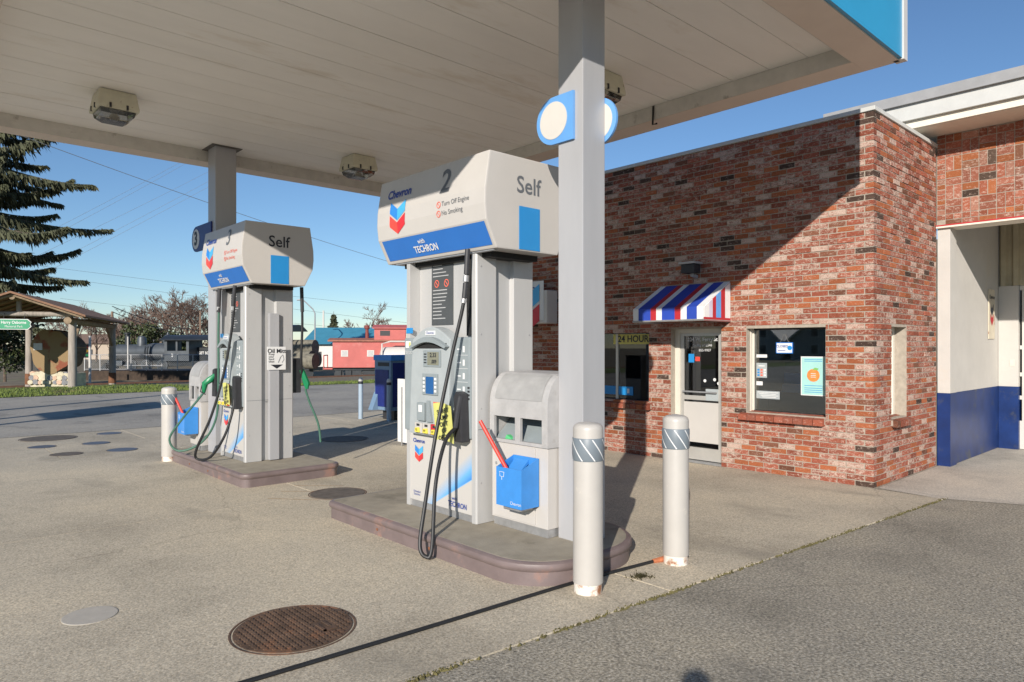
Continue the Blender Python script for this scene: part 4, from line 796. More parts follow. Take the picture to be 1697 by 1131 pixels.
# ================================================================== SERVICE UNITS (bin, towels, squeegee bucket)
def service(x0, y0, y1, lb, lbb, lbs, small=False):
    x1 = x0 + .46; t = thing('service_unit', ((x0 + x1) / 2, (y0 + y1) / 2, .17), lb, 'bin', 'service bins beside the pumps')
    B(x0 + .012, x1, y0 + .01, y1 - .01, .171, .235).build('plinth', STEEL, t)
    cb = B(x0, x1, y0, y1, .237, .842).build('cabinet', PANELW, t, bevel=.004)
    B(x0 - .008, x0 - .001, y0 + .13, y1 - .015, .25, .83).build('door', PANELW, cb, bevel=.003)
    for z in (.36, .7): B(x0 - .012, x0 - .0085, y0 + .122, y0 + .134, z, z + .06).build('hinge', STEEL, cb)
    MB().lathe([(.012, x0 - .012), (.012, x0 - .0085)], y1 - .06, .67, 12, axis='x').build('lock', STEEL, cb)
    # hood with two openings: frame bars, sides and rounded lid
    zt = 1.40; zo0, zo1 = .87, 1.05
    hd2 = MB(); hd2.box(x0 - .015, x0 + .01, y0 - .01, y1 + .01, .844, zo0).box(x0 - .015, x0 + .01, y0 - .01, y1 + .01, zo1, 1.13)
    for ya, yb in ((y0 - .01, y0 + .05), ((y0 + y1) / 2 - .03, (y0 + y1) / 2 + .03), (y1 - .04, y1 + .01)): hd2.box(x0 - .0145, x0 + .0095, ya, yb, zo0, zo1)
    curve = [(x0 - .015, 1.13)] + [(x0 + .17 - .185 * math.cos(R(a)), 1.14 + .255 * math.sin(R(a))) for a in range(0, 91, 10)] + [(x1, zt)]
    for k, (p, q) in enumerate(zip(curve, curve[1:])): hd2.add([(p[0], y0 + .0, p[1]), (p[0], y1 - .0, p[1]), (q[0], y1, q[1]), (q[0], y0, q[1])], [(0, 1, 2, 3)])
    hood = hd2.build('hood', HOOD, t, fix=True)
    for ya in (y0 - .012, y1): MB().prism([(x0 - .016, .844)] + [(a_ - .001, b_ + .002) for a_, b_ in curve] + [(x1, .844)], 'y', ya, ya + .012).build('hood_side', HOOD, hood)
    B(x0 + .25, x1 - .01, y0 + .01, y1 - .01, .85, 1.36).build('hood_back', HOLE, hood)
    MB().prism([(x0 + .012, .85), (x0 + .24, .85), (x0 + .24, 1.05)], 'y', y0 + .01, y1 - .01).build('bin_ramp', SLATE, hood)
    cl = [(p[0] - .004 * (1 - k / 10), p[1] + .004) for k, p in enumerate(curve[2:9])]
    for p, q in [(cl[0], cl[-1])]:
        lm = MB()
        for a_, b_ in zip(cl, cl[1:]): lm.add([(a_[0], y0 + .05, a_[1]), (a_[0], y1 - .05, a_[1]), (b_[0], y1 - .05, b_[1]), (b_[0], y0 + .05, b_[1])], [(0, 1, 2, 3)])
        lm.build('lid_panel', pm('lid_grey', (.33, .325, .315), .5, var=.12, scale=8), hood, fix=True)
    MB().prism([(y0 + .42, .868), (y0 + .5, .868), (y0 + .48, .9), (y0 + .44, .885)], 'x', x0 + .02, x0 + .06).build('litter', pm('litter_green', (.1, .5, .2), .6), hood)
    # bucket
    ya, yb = (y0 + .085, y0 + .365); b = thing('squeegee_bucket', (x0 - .1, (ya + yb) / 2, .36), lbb, 'bucket', 'blue squeegee buckets')
    xo = x0 - .19; zb, zt2 = .40, .74; th = .008
    MB().box(xo, xo + th, ya, yb, zb, zt2 - .05).box(xo + th, x0 - .01, ya, ya + th, zb, zt2 - .05).box(xo + th, x0 - .01, yb - th, yb, zb, zt2 - .05).prism([(xo + th, zt2 - .05), (x0 - .01, zt2 + .02), (x0 - .01, zt2 - .05)], 'y', ya, ya + th).prism([(xo + th, zt2 - .05), (x0 - .01, zt2 + .02), (x0 - .01, zt2 - .05)], 'y', yb - th, yb).box(x0 - .018, x0 - .0095, ya + th, yb - th, zb, zt2 + .02).box(xo + th, x0 - .02, ya + th, yb - th, zb, zb + .01).build('shell', BUCKET, b)
    B(xo + .03, x0 - .02, ya + .02, yb - .02, zt2 - .13, zt2 - .125).build('water', HOLE, b); MB().prism([(xo + .04, zt2 - .12), (x0 - .02, zt2 - .0), (x0 - .02, zt2 - .03), (xo + .04, zt2 - .13)], 'y', ya + .1, yb - .03).build('inner_tray', BUCKET, b)
    B(x0 - .16, x0 - .01, ya + .05, yb - .05, .375, .399).build('bracket', STEEL, b); text('lettering', 'Chevron', .034, INKW, b, (xo - .001, ya + .06, .435), *NX)
    MB().tube([(xo - .002, ya + .19, .655), (xo - .002, ya + .24, .655), (xo - .002, ya + .235, .62), (xo - .002, ya + .195, .62), (xo - .002, ya + .19, .655)], .002, 5).tube([(xo - .002, ya + .215, .62), (xo - .002, ya + .215, .595)], .002, 5).build('wiper_mark', INKW, b)
    q = thing('squeegee', (xo + .05, yb - .05, .62), lbs, 'squeegee', 'red squeegees in the buckets')
    MB().tube([(xo + .05, yb - .07, .66), (xo - .06, yb + .12, 1.03)], [.016, .015], 10).build('handle', RED, q, smooth=True); MB().tube([(xo + .05, yb - .07, .66), (xo + .07, yb - .11, .62)], .012, 6).build('head', DARK, q)
service(3.655, 3.585, 4.215, 'white service cabinet with grey hood next to the near column', 'blue squeegee bucket on the near service cabinet', 'red squeegee handle leaning out of the near blue bucket')
t = service(3.25, 9.85, 10.28, 'white service cabinet behind the green nozzle of pump 3', 'blue squeegee bucket left of pump 3', 'red squeegee handle beside the lone left bollard')
# ================================================================== BOLLARDS
def bollard(x, y, r, h, lb, ang):
    t = thing('bollard', (x, y, .0), lb, 'bollard', 'white bollards with grey striped bands')
    MB().lathe([(r * .93, -.02), (r * .93, .09)], x, y, 32).build('pipe_foot', RUSTP, t, smooth=True)
    prof = [(r * 1.0, .075), (r, h - .045)] + [(r - .04 + .04 * math.cos(R(a)), h - .045 + .04 * math.sin(R(a))) for a in range(15, 91, 15)] + [(.01, h + .004)]
    MB().lathe(prof, x, y, 40).build('sleeve', BOLW, t, smooth=True)
    MB().lathe([(r + .002, h - .245), (r + .0055, h - .238), (r + .0055, h - .105), (r + .002, h - .098)], x, y, 40).build('band', pm('band_grey', (.17, .2, .225), .45, var=.06), t, smooth=True)
    for k in range(8):
        a0 = ang + k * math.pi / 4; mb = MB(); vs = []; N = 10
        for i in range(N + 1):
            a = a0 + i / N * .95; z = h - .104 - i / N * .136
            for da in (-.045, .045): vs.append((x + (r + .0075) * math.cos(a + da), y + (r + .0075) * math.sin(a + da), z))
        mb.add(vs, [(2 * i, 2 * i + 1, 2 * i + 3, 2 * i + 2) for i in range(N)]).build('stripe', INKW, t, fix=False)
bollard(3.395, 2.965, .098, 1.11, 'white bollard standing in front of the near column', .2)
bollard(4.32, 2.92, .094, 1.10, 'white bollard alone on the concrete in front of the office door', .5)
bollard(2.98, 10.33, .098, 1.04, 'white bollard at the left end of pump 3 island', .9)
# black hose lying on the concrete
ch = thing('ground_cable', (2.5, 3.1, .01), 'black cable lying across the concrete past the near bollard', 'cable')
hose_tube([(-1.2, 3.42, .02), (.4, 3.31, .02), (1.34, 3.235, .02), (2.4, 3.17, .02), (3.38, 3.12, .02), (4.19, 3.03, .02)], .012, BLACK, 'cable', ch)
MB().tube([(4.19, 3.03, .022), (4.3, 3.0, .024), (4.33, 2.98, .022)], [.016, .024, .01], 8).build('plug', pm('orange_rust', (.42, .14, .06), .8, var=.3, scale=30), ch)
# ================================================================== MIDDLE DISTANCE
vm = thing('air_station', (8.6, 12.9, 0), 'blue air and vacuum cabinet beyond the pumps', 'air machine')
MB().box(8.05, 8.95, 12.6, 13.25, .22, 1.38).build('cabinet', pm('machine_grey_blue', (.16, .25, .36), .4, var=.06), vm, bevel=.015); B(8.035, 8.049, 12.68, 13.2, .3, 1.1).build('door', NAVY, vm); B(8.03, 8.95, 12.56, 13.27, 1.3, 1.42).build('top_cap', BUCKET, vm, bevel=.02); B(8.04, 8.05, 12.66, 13.1, 1.18, 1.26).build('slot_panel', DARK, vm)
B(8.1, 8.9, 12.592, 12.599, .3, 1.25).build('side_panel', NAVY, vm); B(8.2, 8.85, 12.7, 13.15, .0, .219).build('pedestal', DARK, vm); MB().prism([(7.9, .22), (8.05, .22), (8.05, .6)], 'y', 13.1, 13.27).build('skirt', pm('machine_grey_blue', (1, 1, 1)), vm)
B(8.036, 8.044, 13.12, 13.19, .9, 1.05).build('notice', INKW, vm)
for x, y, lb in ((7.82, 13.45, 'slim blue grey guard post left of the air cabinet'), (8.02, 12.62, 'slim blue grey guard post in front of the air cabinet')):
    t = thing('guard_post', (x, y, 0), lb, 'post', 'slim guard posts by the air cabinet')
    MB().lathe([(.05, .0), (.05, .78)], x, y, 16).build('pipe', pm('post_blue_grey', (.3, .38, .46), .5, var=.06), t, smooth=True); MB().lathe([(.0515, .78), (.0515, .84)], x, y, 16).build('band', INKD, t); MB().lathe([(.05, .84), (.05, .88), (.03, .915), (.005, .92)], x, y, 16).build('cap', WHITE, t, smooth=True)
wb = thing('sign_board', (6.25, 9.4, 0), 'white upright board with thin metal stake half hidden by pump 2', 'board')
B(6.2, 6.24, 8.9, 9.5, .06, 1.08).build('board', INKW, wb, bevel=.004); MB().tube([(6.19, 9.36, 0), (6.19, 9.36, .95)], .012, 8).build('stake', STEEL, wb)
# ================================================================== PARK SHELTER
def frame_of(d, px, dd, dr):                             # local frame from two depth/right offsets
    x, y = DP(d, px); ex = FW[0] * dd + RT[0] * dr; ey = FW[1] * dd + RT[1] * dr
    return (x, y), math.atan2(ey, ex)
(axx, ayy), ang = frame_of(28.5, 120, 7.5, -2.7)
sh = thing('park_shelter', (axx, ayy, 0), 'log post park shelter with brown gabled roof at the left', 'shelter', rz=ang, local=True)
Ln, Wd = 7.97, 3.7; zB = -.30
for (px_, py_, zb_, lb_) in ((0, 0, -.02, 0), (Ln, 0, zB, 1), (Ln, Wd, zB, 2), (0, Wd, -.02, 3)):
    ps = MB().tube([(px_, py_, zb_ - .1), (px_ + .02, py_, 1.2), (px_, py_, 2.62)], [.17, .16, .15], 12).build('post', LOG, sh, smooth=True)
    if lb_ in (1, 2): MB().tube([(px_, py_, zb_), (px_, py_, zb_ + .55)], [.18, .176], 12).build('rot_stain', pm('rotten_wood', (.16, .07, .035), .9, var=.3), ps)
for py_ in (0, Wd): MB().tube([(-.75, py_, 2.66), (Ln + .5, py_, 2.66)], .14, 12).build('eave_beam', LOGD, sh, smooth=True)
for px_ in (-.05, Ln): MB().tube([(px_, -.25, 2.93), (px_, Wd + .25, 2.93)], .1, 10).build('cross_beam', LOG, sh, smooth=True); MB().tube([(px_, Wd / 2, 2.95), (px_, Wd / 2, 3.5)], .1, 10).build('king_post', LOG, sh)
MB().tube([(-.9, Wd / 2, 3.55), (Ln + .6, Wd / 2, 3.55)], .1, 10).build('ridge_beam', LOGD, sh)
for s in (0, 1):
    ye, yrd = (-.7, Wd / 2) if s == 0 else (Wd + .45, Wd / 2)
    MB().add([(x, y, z) for x in (-1.1, Ln + .7) for (y, z) in ((ye, 2.80), (yrd, 3.70), (yrd, 3.78), (ye, 2.88))], [(0, 1, 2, 3), (7, 6, 5, 4), (0, 4, 5, 1), (1, 5, 6, 2), (2, 6, 7, 3), (3, 7, 4, 0)]).build('roof_slope', SHING, sh)
    for k in range(9):
        x = -.9 + k * (Ln + 1.3) / 8; MB().tube([(x, lerp(ye, yrd, .05), 2.79), (x, yrd, 3.64)], .05, 6).build('rafter', LOGD, sh)
for (x, s) in ((0, 1), (Ln, -1)): MB().tube([(x, 0, 1.6), (x + s * 1.3, 0, 2.6)], .075, 8).build('brace', LOGD, sh)
hs = thing('park_sign', (axx, ayy, 0), 'green hanging wooden sign reading Harry Osborne Memorial Park', 'sign', rz=ang, local=True)
y0_, y1_ = 1.35, 2.55; zc = 2.5
oct_ = [(y0_ + .12, zc - .21), (y1_ - .12, zc - .21), (y1_, zc - .09), (y1_ - .04, zc), (y1_, zc + .09), (y1_ - .12, zc + .21), (y0_ + .12, zc + .21), (y0_, zc + .09), (y0_ + .04, zc), (y0_, zc - .09)]
MB().prism(oct_, 'x', -.34, -.3).build('border', INKW, hs); MB().prism([(lerp(1.95, a_, .95), lerp(zc, b_, .88)) for a_, b_ in oct_], 'x', -.35, -.341).build('panel', SIGNG, hs)
text('lettering', 'Harry Osborne', .16, INKW, hs, (-.351, 1.95, zc + .07), *NX, bold=.003, sx=.85); text('lettering', 'Memorial Park', .12, INKW, hs, (-.351, 1.95, zc - .09), *NX, sx=.85)
for y in (1.6, 2.3): MB().tube([(-.32, y, zc + .2), (-.2, y, 2.95)], .012, 6).build('hanger', DARK, hs)
# giant log slice on stones
(lx, ly), la = frame_of(31, 92, -.95, -.12)
lz = -.1; ls_ = thing('log_slice', (lx, ly, lz), 'huge upright slice of an old tree trunk with plaque under the shelter', 'monument', rz=la, local=True)
def slicemat():
    m, n, l, b = nodes('log_end'); tc = n.new('ShaderNodeTexCoord'); mp = n.new('ShaderNodeMapping'); mp.inputs['Location'].default_value = (0, 0, -1.15); l.new(tc.outputs['Object'], mp.inputs[0])
    wv_ = n.new('ShaderNodeTexWave'); wv_.wave_type = 'RINGS'; wv_.rings_direction = 'X'; wv_.inputs['Scale'].default_value = 4; wv_.inputs['Distortion'].default_value = 3; l.new(mp.outputs[0], wv_.inputs['Vector'])
    r = ramp(n, [(0, (.215, .145, .07)), (1, (.245, .165, .08))]); l.new(wv_.outputs['Fac'], r.inputs[0])
    t2 = noise(n, l, mp.outputs[0], 1.6, 4); r2 = ramp(n, [(.53, (0, 0, 0)), (.6, (1, 1, 1))]); l.new(t2.outputs[0], r2.inputs[0])
    c = mixc(n, l, r2.outputs[0], r.outputs[0], (.2, .055, .025)); l.new(c, b.inputs['Base Color']); b.inputs['Roughness'].default_value = .8; return m
ring = []; random.seed(3)
for k in range(40):
    a = 2 * math.pi * k / 40; rr = 1.03 + .05 * math.sin(3 * a + 1) + .03 * math.sin(7 * a) + random.uniform(-.015, .015); ring.append((rr * 1.02 * math.cos(a), 1.5 + rr * .95 * math.sin(a)))
lg = MB().prism(ring, 'x', -.55, .25); lg.m = [1 if i > 1 else 0 for i in range(len(lg.f))]
lg.build('slice', [slicemat(), BARK], ls_, bevel=.02)
B(.252, .275, .42, .85, 1.55, 1.86).build('plaque', pm('plaque', (.5, .48, .46), .5), ls_) if False else B(.252, .275, -.85, -.42, 1.55, 1.86).build('plaque', pm('plaque', (.5, .48, .46), .5), ls_)
for k in range(26):
    y = -1.0 + (k % 9) * .235 + random.uniform(-.03, .03); z = .02 + (k // 9) * .19; s_ = random.uniform(.125, .165)
    mb = MB(); nn_ = 7; pts = [(y + s_ * 1.05 * math.cos(6.283 * q / nn_ + k) * random.uniform(.8, 1.1), z + .09 + s_ * .8 * math.sin(6.283 * q / nn_ + k) * random.uniform(.8, 1.1)) for q in range(nn_)]
    mb.prism(pts, 'x', -.5, .26 + random.uniform(0, .08) - .05 * (k // 9)).build('stone', [STONE1, STONE1, STONE2, STONE3][k * 7 % 4] if k % 9 < 7 else STONE3, ls_, bevel=.025)
B(-.55, .22, -1.05, 1.05, -.1, .52).build('stone_core', STONE1, ls_)
# ================================================================== RAILWAY DISPLAY
def local_thing(name, d, px, rz_extra, z, lb, cat, group=None):
    x, y = DP(d, px); base = math.atan2(RT[1], RT[0])
    return thing(name, (x, y, z), lb, cat, group, rz=base + rz_extra, local=True)
lo = local_thing('steam_locomotive', 76, 262, R(-6), -1.05, 'black steam locomotive with domes and arched cab roof in the park', 'locomotive')
MB().lathe([(.75, -4.7), (.85, -4.65), (.85, -1.2), (1.0, -.6), (1.0, 1.6)], 0, 2.05, 24, axis='x').build('boiler', LOCOG, lo, smooth=True)
MB().lathe([(.78, -4.75), (.7, -4.72)], 0, 2.05, 24, axis='x').build('smokebox_door', LOCO, lo)
MB().lathe([(.28, 2.75), (.26, 4.0), (.36, 4.05), (.36, 4.2)], -3.6, 0, 16).build('chimney', LOCO, lo, smooth=True); MB().lathe([(.5, 2.7), (.46, 3.5), (.38, 3.75), (.1, 3.85)], -1.9, 0, 16).build('dome', LOCOG, lo, smooth=True); MB().lathe([(.52, 2.8), (.5, 3.5), (.42, 3.8), (.15, 4.0), (.08, 4.25)], 1.15, 0, 16).build('dome', LOCOG, lo, smooth=True)
for x in (-.9, -.6, -.3): MB().tube([(x, -.9, 2.7), (x, -1.08, 1.9), (x, -1.0, 1.3)], .05, 6).build('pipe', LOCO, lo)
cbn = MB().box(1.6, 4.4, -1.35, 1.35, 1.1, 2.2).box(1.6, 1.9, -1.35, 1.35, 2.2, 3.35).box(4.1, 4.4, -1.35, 1.35, 2.2, 3.35).box(2.9, 3.1, -1.35, -1.2, 2.2, 3.35).build('cab', LOCOG, lo)
rfp = [(-1.75, 3.35)] + [(-1.75 + 3.5 * k / 10, 3.4 + .55 * math.sin(math.pi * k / 10)) for k in range(11)] + [(1.75, 3.35)]
MB().prism(rfp, 'x', 1.3, 6.7).build('cab_roof', LOCO, lo, smooth=True); B(1.2, 6.9, -1.0, 1.0, .55, 1.1).build('frame', LOCO, lo); B(-5.4, 1.3, -.9, .9, .75, 1.15).build('frame', LOCO, lo)
text('lettering', '2', .5, INKW, lo, (2.5, -1.36, 1.7), *NY)
for x in (-2.4, -.6, 1.2): wh = MB().lathe([(.62, -1.12), (.62, -.98)], x, .62, 24, axis='y').build('wheel', LOCO, lo); MB().lathe([(.64, -1.15), (.64, -1.12), (.54, -1.12), (.54, -1.15)], x, .62, 24, axis='y').build('tyre', LOCOG, wh)
MB().tube([(-3.2, -1.2, .6), (1.2, -1.2, .6)], .06, 6).build('rod', STEEL, lo); B(-4.6, -3.3, -1.35, -.7, .55, 1.1).build('cylinder', LOCOG, lo, bevel=.1); MB().prism([(-6.3, .15), (-5.4, .15), (-5.4, .9)], 'y', -1.1, 1.1).build('cowcatcher', LOCO, lo)
tn = local_thing('tender', 77, 370, R(-6), -1.05, 'black locomotive tender with white lettering behind the far column', 'tender')
B(-6.4 + 3, 4, -1.4, 1.4, 1.05, 2.6).build('tank', LOCO, tn, bevel=.05); text('lettering', 'PUGET SOUND & BAKER RIVER RY', .42, INKW, tn, (.3, -1.41, 1.95), *NY, bold=.008, sx=.9)
for x in (-2.6, -1.7, 1.9, 2.8): MB().lathe([(.42, -1.0), (.42, -.9)], x, .42, 18, axis='y').build('wheel', LOCOG, tn)
B(-3.4, 4, -1.0, 1.0, .6, 1.04).build('frame', LOCO, tn)
# log car
lc = local_thing('log_car', 62, 505, R(-12), -1.22, 'old logging car loaded with three grey logs beside the caboose', 'log car')
B(-2.6, 1.4, -1.1, 1.1, .7, 1.0).build('frame', LOCO, lc)
LOGE = pm('log_grey', (.17, .155, .12), .9, var=.35, scale=4, bump=.4)
for y, z, s_ in ((-.55, 1.75, .72), (.7, 1.65, .62), (.1, 2.75, .7)): MB().lathe([(s_ * .95, -3.0), (s_, -2.2), (s_ * 1.02, .3), (s_, 1.0)], y, z, 18, axis='x').build('log', LOGE, lc, smooth=True)
MB().lathe([(.66, 1.0), (.68, 1.9)], -1.6, 1.55, 18, axis='x').build('log', LOGE, lc, smooth=True)
for x in (-1.9, -1.0, .2, 1.0): MB().lathe([(.4, -1.0), (.4, -.88)], x, .42, 16, axis='y').build('wheel', LOCO, lc)
MB().prism([(a_ * .9 - .3, b_ + .85) for a_, b_ in rfp], 'x', -3.2, -.4).build('cover_roof', LOCO, lc, smooth=True)
for x in (-3.0, -.6): MB().tube([(x, -1.5, 0), (x, -1.5, 4.3)], .08, 6).build('post', LOCO, lc)
# caboose
cbz = local_thing('caboose', 61, 633, R(8), -1.25, 'faded red railway caboose with cupola beyond the road', 'caboose')
B(-4.1, 5.2, -1.4, 1.4, 1.05, 3.3).build('body', CABR, cbz, bevel=.03)
MB().prism([(-1.6, 3.3), (-1.55, 3.42), (0, 3.62), (1.55, 3.42), (1.6, 3.3)], 'x', -4.5, 5.6).build('roof', pm('caboose_roof', (.3, .12, .08), .8, var=.25, scale=3), cbz)
cu = B(-.6, 2.1, -1.3, 1.3, 3.45, 4.45).build('cupola', CABR, cbz, bevel=.02); MB().prism([(-1.5, 4.42), (0, 4.7), (1.5, 4.42), (1.5, 4.5), (0, 4.8), (-1.5, 4.5)], 'x', -.75, 2.25).build('cupola_roof', CABR, cu)
for x0_, x1_, z0_, z1_ in ((-.1, .75, 3.8, 4.25),): B(x0_, x1_, -1.31, -1.3, z0_, z1_).build('window', DARK, cu)
for y in (-.75, .25): B(2.1, 2.11, y, y + .55, 3.8, 4.25).build('window', DARK, cu)
for x in (-3.1, -.9): w_ = B(x - .3, x + .3, -1.425, -1.4, 2.0, 2.55).build('window', WHITE, cbz); B(x - .22, x + .22, -1.435, -1.426, 2.06, 2.49).build('pane', HOOD, w_)
MB().lathe([(.5, -1.43), (.5, -1.402)], 2.0, 1.95, 24, axis='y').build('emblem_disc', DARK, cbz); MB().prism([(1.75, 2.1), (2.0, 2.35), (2.25, 2.1), (2.0, 2.0)], 'y', -1.44, -1.431).build('emblem_mark', INKW, cbz)
MB().lathe([(.16, 3.5), (.14, 4.4), (.24, 4.45), (.22, 4.75)], -1.3, 0, 12).build('chimney', pm('stove_pipe', (.2, .05, .04), .7), cbz)
B(-5.0, 5.6, -1.1, 1.1, .85, 1.04).build('underframe', LOCO, cbz)
for x in (-3.6, -2.5, 2.4, 3.5): MB().lathe([(.42, -1.0), (.42, -.88)], x, .44, 18, axis='y').build('wheel', LOCO, cbz)
for x in (-3.9, -3.05, -2.2): B(x, x + .5, -1.15, -1.02, .3, .8).build('truck_frame', LOCO, cbz)
B(-1.6, .2, -.9, .9, .4, .85).build('tool_box', LOCO, cbz); B(-4.9, -4.12, -1.3, 1.3, .9, 1.04).build('platform', CABR, cbz)
for y in (-1.3, 1.3): MB().tube([(-4.85, y, 1.0), (-4.85, y, 2.1)], .05, 6).build('rail_post', CABR, cbz)
MB().tube([(-4.85, -1.3, 2.1), (-4.85, 1.3, 2.1)], .05, 6).build('rail_post', CABR, cbz)
tk = local_thing('tank_wagon', 60, 690, R(8), -1.25, 'white and red rounded tank beside the caboose', 'tank')
MB().lathe([(.2, -3.2), (.85, -3.0), (.95, -2.6), (.95, 3)], 0, 1.9, 20, axis='x').build('tank', WHITE, tk, smooth=True); B(-2.8, 3, -.8, .8, .0, 1.0).build('cradle', LOCO, tk); MB().tube([(-2.9, -1, .6), (-2.9, -1, 3.1), (-2.2, -1, 3.3), (2, -1, 3.3)], .07, 6).build('pipe', WHITE, tk)
# rail bed, rails, platform fence
rb = struct(MB().poly([(-60, 47, TZ(47) + .03), (140, 47, TZ(47) + .03), (140, 50.5, TZ(50.5) + .05), (-60, 50.5, TZ(50.5) + .05)]).build('rail_bed', BALLAST))
for y in (48.2, 49.64): tag(B(-60, 140, y, y + .07, TZ(y) + .05, TZ(y) + .2).build('rail', pm('rail_rust', (.12, .06, .038), .8, var=.25)), 'rusty rail running across behind the road, %s of the pair' % ('nearer' if y < 49 else 'farther'), 'rail', 'rails of the track')
em = MB(); px_ = [DP(52, a_) for a_ in (60, 150, 250, 345)]
(fx0, fy0), (fx1, fy1) = DP(58, 140), DP(58, 345)
dk = tag(MB().add([(fx0, fy0, -1.4), (fx1, fy1, -1.4), (fx1 + 3, fy1 + 4, -1.4), (fx0 + 3, fy0 + 4, -1.4), (fx0, fy0, -.42), (fx1, fy1, -.42), (fx1 + 3, fy1 + 4, -.42), (fx0 + 3, fy0 + 4, -.42)], [(0, 1, 5, 4), (1, 2, 6, 5), (2, 3, 7, 6), (3, 0, 4, 7), (4, 5, 6, 7)]).build('timber_deck', pm('timber_in_shade', (.05, .033, .022), .9, var=.4, scale=3)), 'timber retaining edge below the locomotive fence, coloured dark for the shade there', 'deck')  # shade below the fence is put into the dark timber colour
fn = thing('mesh_fence', (fx0, fy0, -.42), 'pale chain link fence in front of the locomotive', 'fence'); fp = 8
for k in range(fp + 1):
    x, y = lerp(fx0, fx1, k / fp), lerp(fy0, fy1, k / fp) - .05
    MB().tube([(x, y, -.42), (x, y, .95)], .04, 6).build('post', STEEL, fn)
for z in (-.3, .92): MB().tube([(fx0, fy0 - .05, z), (fx1, fy1 - .05, z)], .03, 6).build('rail', STEEL, fn)
wm = MB(); L = math.hypot(fx1 - fx0, fy1 - fy0); nw = int(L / .18)
for k in range(nw):
    for s in (1, -1):
        a0 = k / nw; a1 = min(1, max(0, a0 + s * 1.2 / L)); wm.tube([(lerp(fx0, fx1, a0), lerp(fy0, fy1, a0) - .05, -.3), (lerp(fx0, fx1, a1), lerp(fy0, fy1, a1) - .05, .92)], .006, 3, caps=False)
o = wm.build('wire_mesh', STEEL, fn); o['kind'] = 'stuff'
# houses far behind
def house(d, px, wdt, dep, hgt, roofm, wallm, lb, rz=0.):
    t = local_thing('house', d, px, rz, -1.2, lb, 'building', None)
    B(-wdt / 2, wdt / 2, 0, dep, 0, hgt).build('wall', wallm, t)
    MB().prism([(-.6, hgt), (dep + .6, hgt), (dep / 2, hgt + dep * .24)], 'x', -wdt / 2 - .5, wdt / 2 + .5).build('roof', roofm, t)
    for k in range(3): x = -wdt / 2 + wdt * (k + .5) / 3; B(x - .5, x + .5, -.03, -.001, 1.0, 2.2).build('window', DARK, t)
house(84, 566, 9, 9, 3.1, TEAL, WHITE, 'long pale building with teal roof behind the caboose', R(-5))
house(150, 150, 16, 9, 3.5, pm('brown_roof', (.18, .12, .09), .8), pm('tan_wall', (.4, .33, .26), .8), 'low tan building far behind the shelter')
house(160, 235, 12, 8, 3.5, ROOFM, pm('grey_wall', (.3, .3, .3), .8), 'low grey building far behind the locomotive')
# ================================================================== TREES
def tree_empty(name, d, px, z, lb, group=None, cat='tree'):
    x, y = DP(d, px); return thing(name, (x, y, z), lb, cat, group, local=True, rz=random.random() * 6)
def bare_tree(d, px, h, lb, mat, seed, spread=.5):
    random.seed(seed); t = tree_empty('bare_tree', d, px, -1.3, lb, 'leafless trees behind the park')
    MB().tube([(0, 0, -.1), (.1, 0, h * .25), (.0, .1, h * .55)], [h * .018, h * .014, h * .009], 6).build('trunk', BARK, t, smooth=True)
    cr = MB()
    def grow(p, dr, ln, r, lev):
        q = p + dr * ln; m_ = p + dr * ln * .5 + Vector((random.gauss(0, .05), random.gauss(0, .05), random.gauss(0, .03))) * ln
        cr.tube([p, m_, q], [r, r * .8, r * .55], 3 if lev > 1 else 4, caps=False)
        if lev >= 5: return
        for k in range(3 if lev < 4 else 4):
            nd = (dr + Vector((random.gauss(0, spread), random.gauss(0, spread), random.gauss(.12, spread * .6)))).normalized()
            grow(p + (q - p) * random.uniform(.5, 1.), nd, ln * random.uniform(.5, .78), max(r * .6, .03), lev + 1)
    for k in range(5):
        a = 6.28 * k / 5 + random.random(); z = h * random.uniform(.16, .5)
        grow(Vector((0, 0, z)), Vector((math.cos(a) * .5, math.sin(a) * .5, .9)).normalized(), h * random.uniform(.2, .27), h * .007, 1)
    o = cr.build('crown', mat, t, fix=False)
specs = [(118, 128, 10.5, TWIG2), (128, 160, 11.5, TWIG), (112, 205, 9, TWIG2), (125, 232, 11, TWIG), (108, 262, 10.5, TWIG), (120, 284, 12, TWIG), (105, 300, 13, TWIG2), (118, 322, 13, TWIG), (112, 345, 12, TWIG2), (130, 90, 10, TWIG), (135, 184, 11, TWIG2), (110, 588, 8.5, TWIG2), (108, 622, 10.5, TWIG2), (140, 250, 12, TWIG2), (135, 310, 12, TWIG)]
extra = [(104, 218, 10, TWIG), (100, 248, 10.5, TWIG), (99, 276, 11, TWIG), (97, 312, 11, TWIG), (101, 331, 12, TWIG), (115, 150, 10, TWIG), (120, 108, 10, TWIG2), (122, 196, 10, TWIG)]
where = ['just right of the shelter ridge', 'rising above the shelter roof end', 'right beyond the shelter eave', 'above the front of the locomotive', 'over the locomotive domes', 'over the locomotive boiler', 'tall and pale above the locomotive cab', 'left of the far column and reddish', 'hidden partly behind the far column', 'seen through the shelter posts', 'thin, behind the wooden utility pole', 'small, left over the caboose roof', 'fan shaped above the caboose roof', 'in the rear row over the locomotive chimney', 'in the rear row over the cab roof']
for i, (d, px, h, m) in enumerate(specs): bare_tree(d, px, h, 'leafless tree ' + where[i], m, 20 + i)
for i, (d, px, h, m) in enumerate(extra): bare_tree(d, px, h, 'leafless tree in the nearer brown row, ' + ['by the dark pine', 'second from the dark pine', 'mid way along the locomotive', 'over the cab', 'beside the far column', 'past the shelter eave', 'left of the wooden pole seen over the roof', 'right of the wooden pole'][i], m, 60 + i, .55)
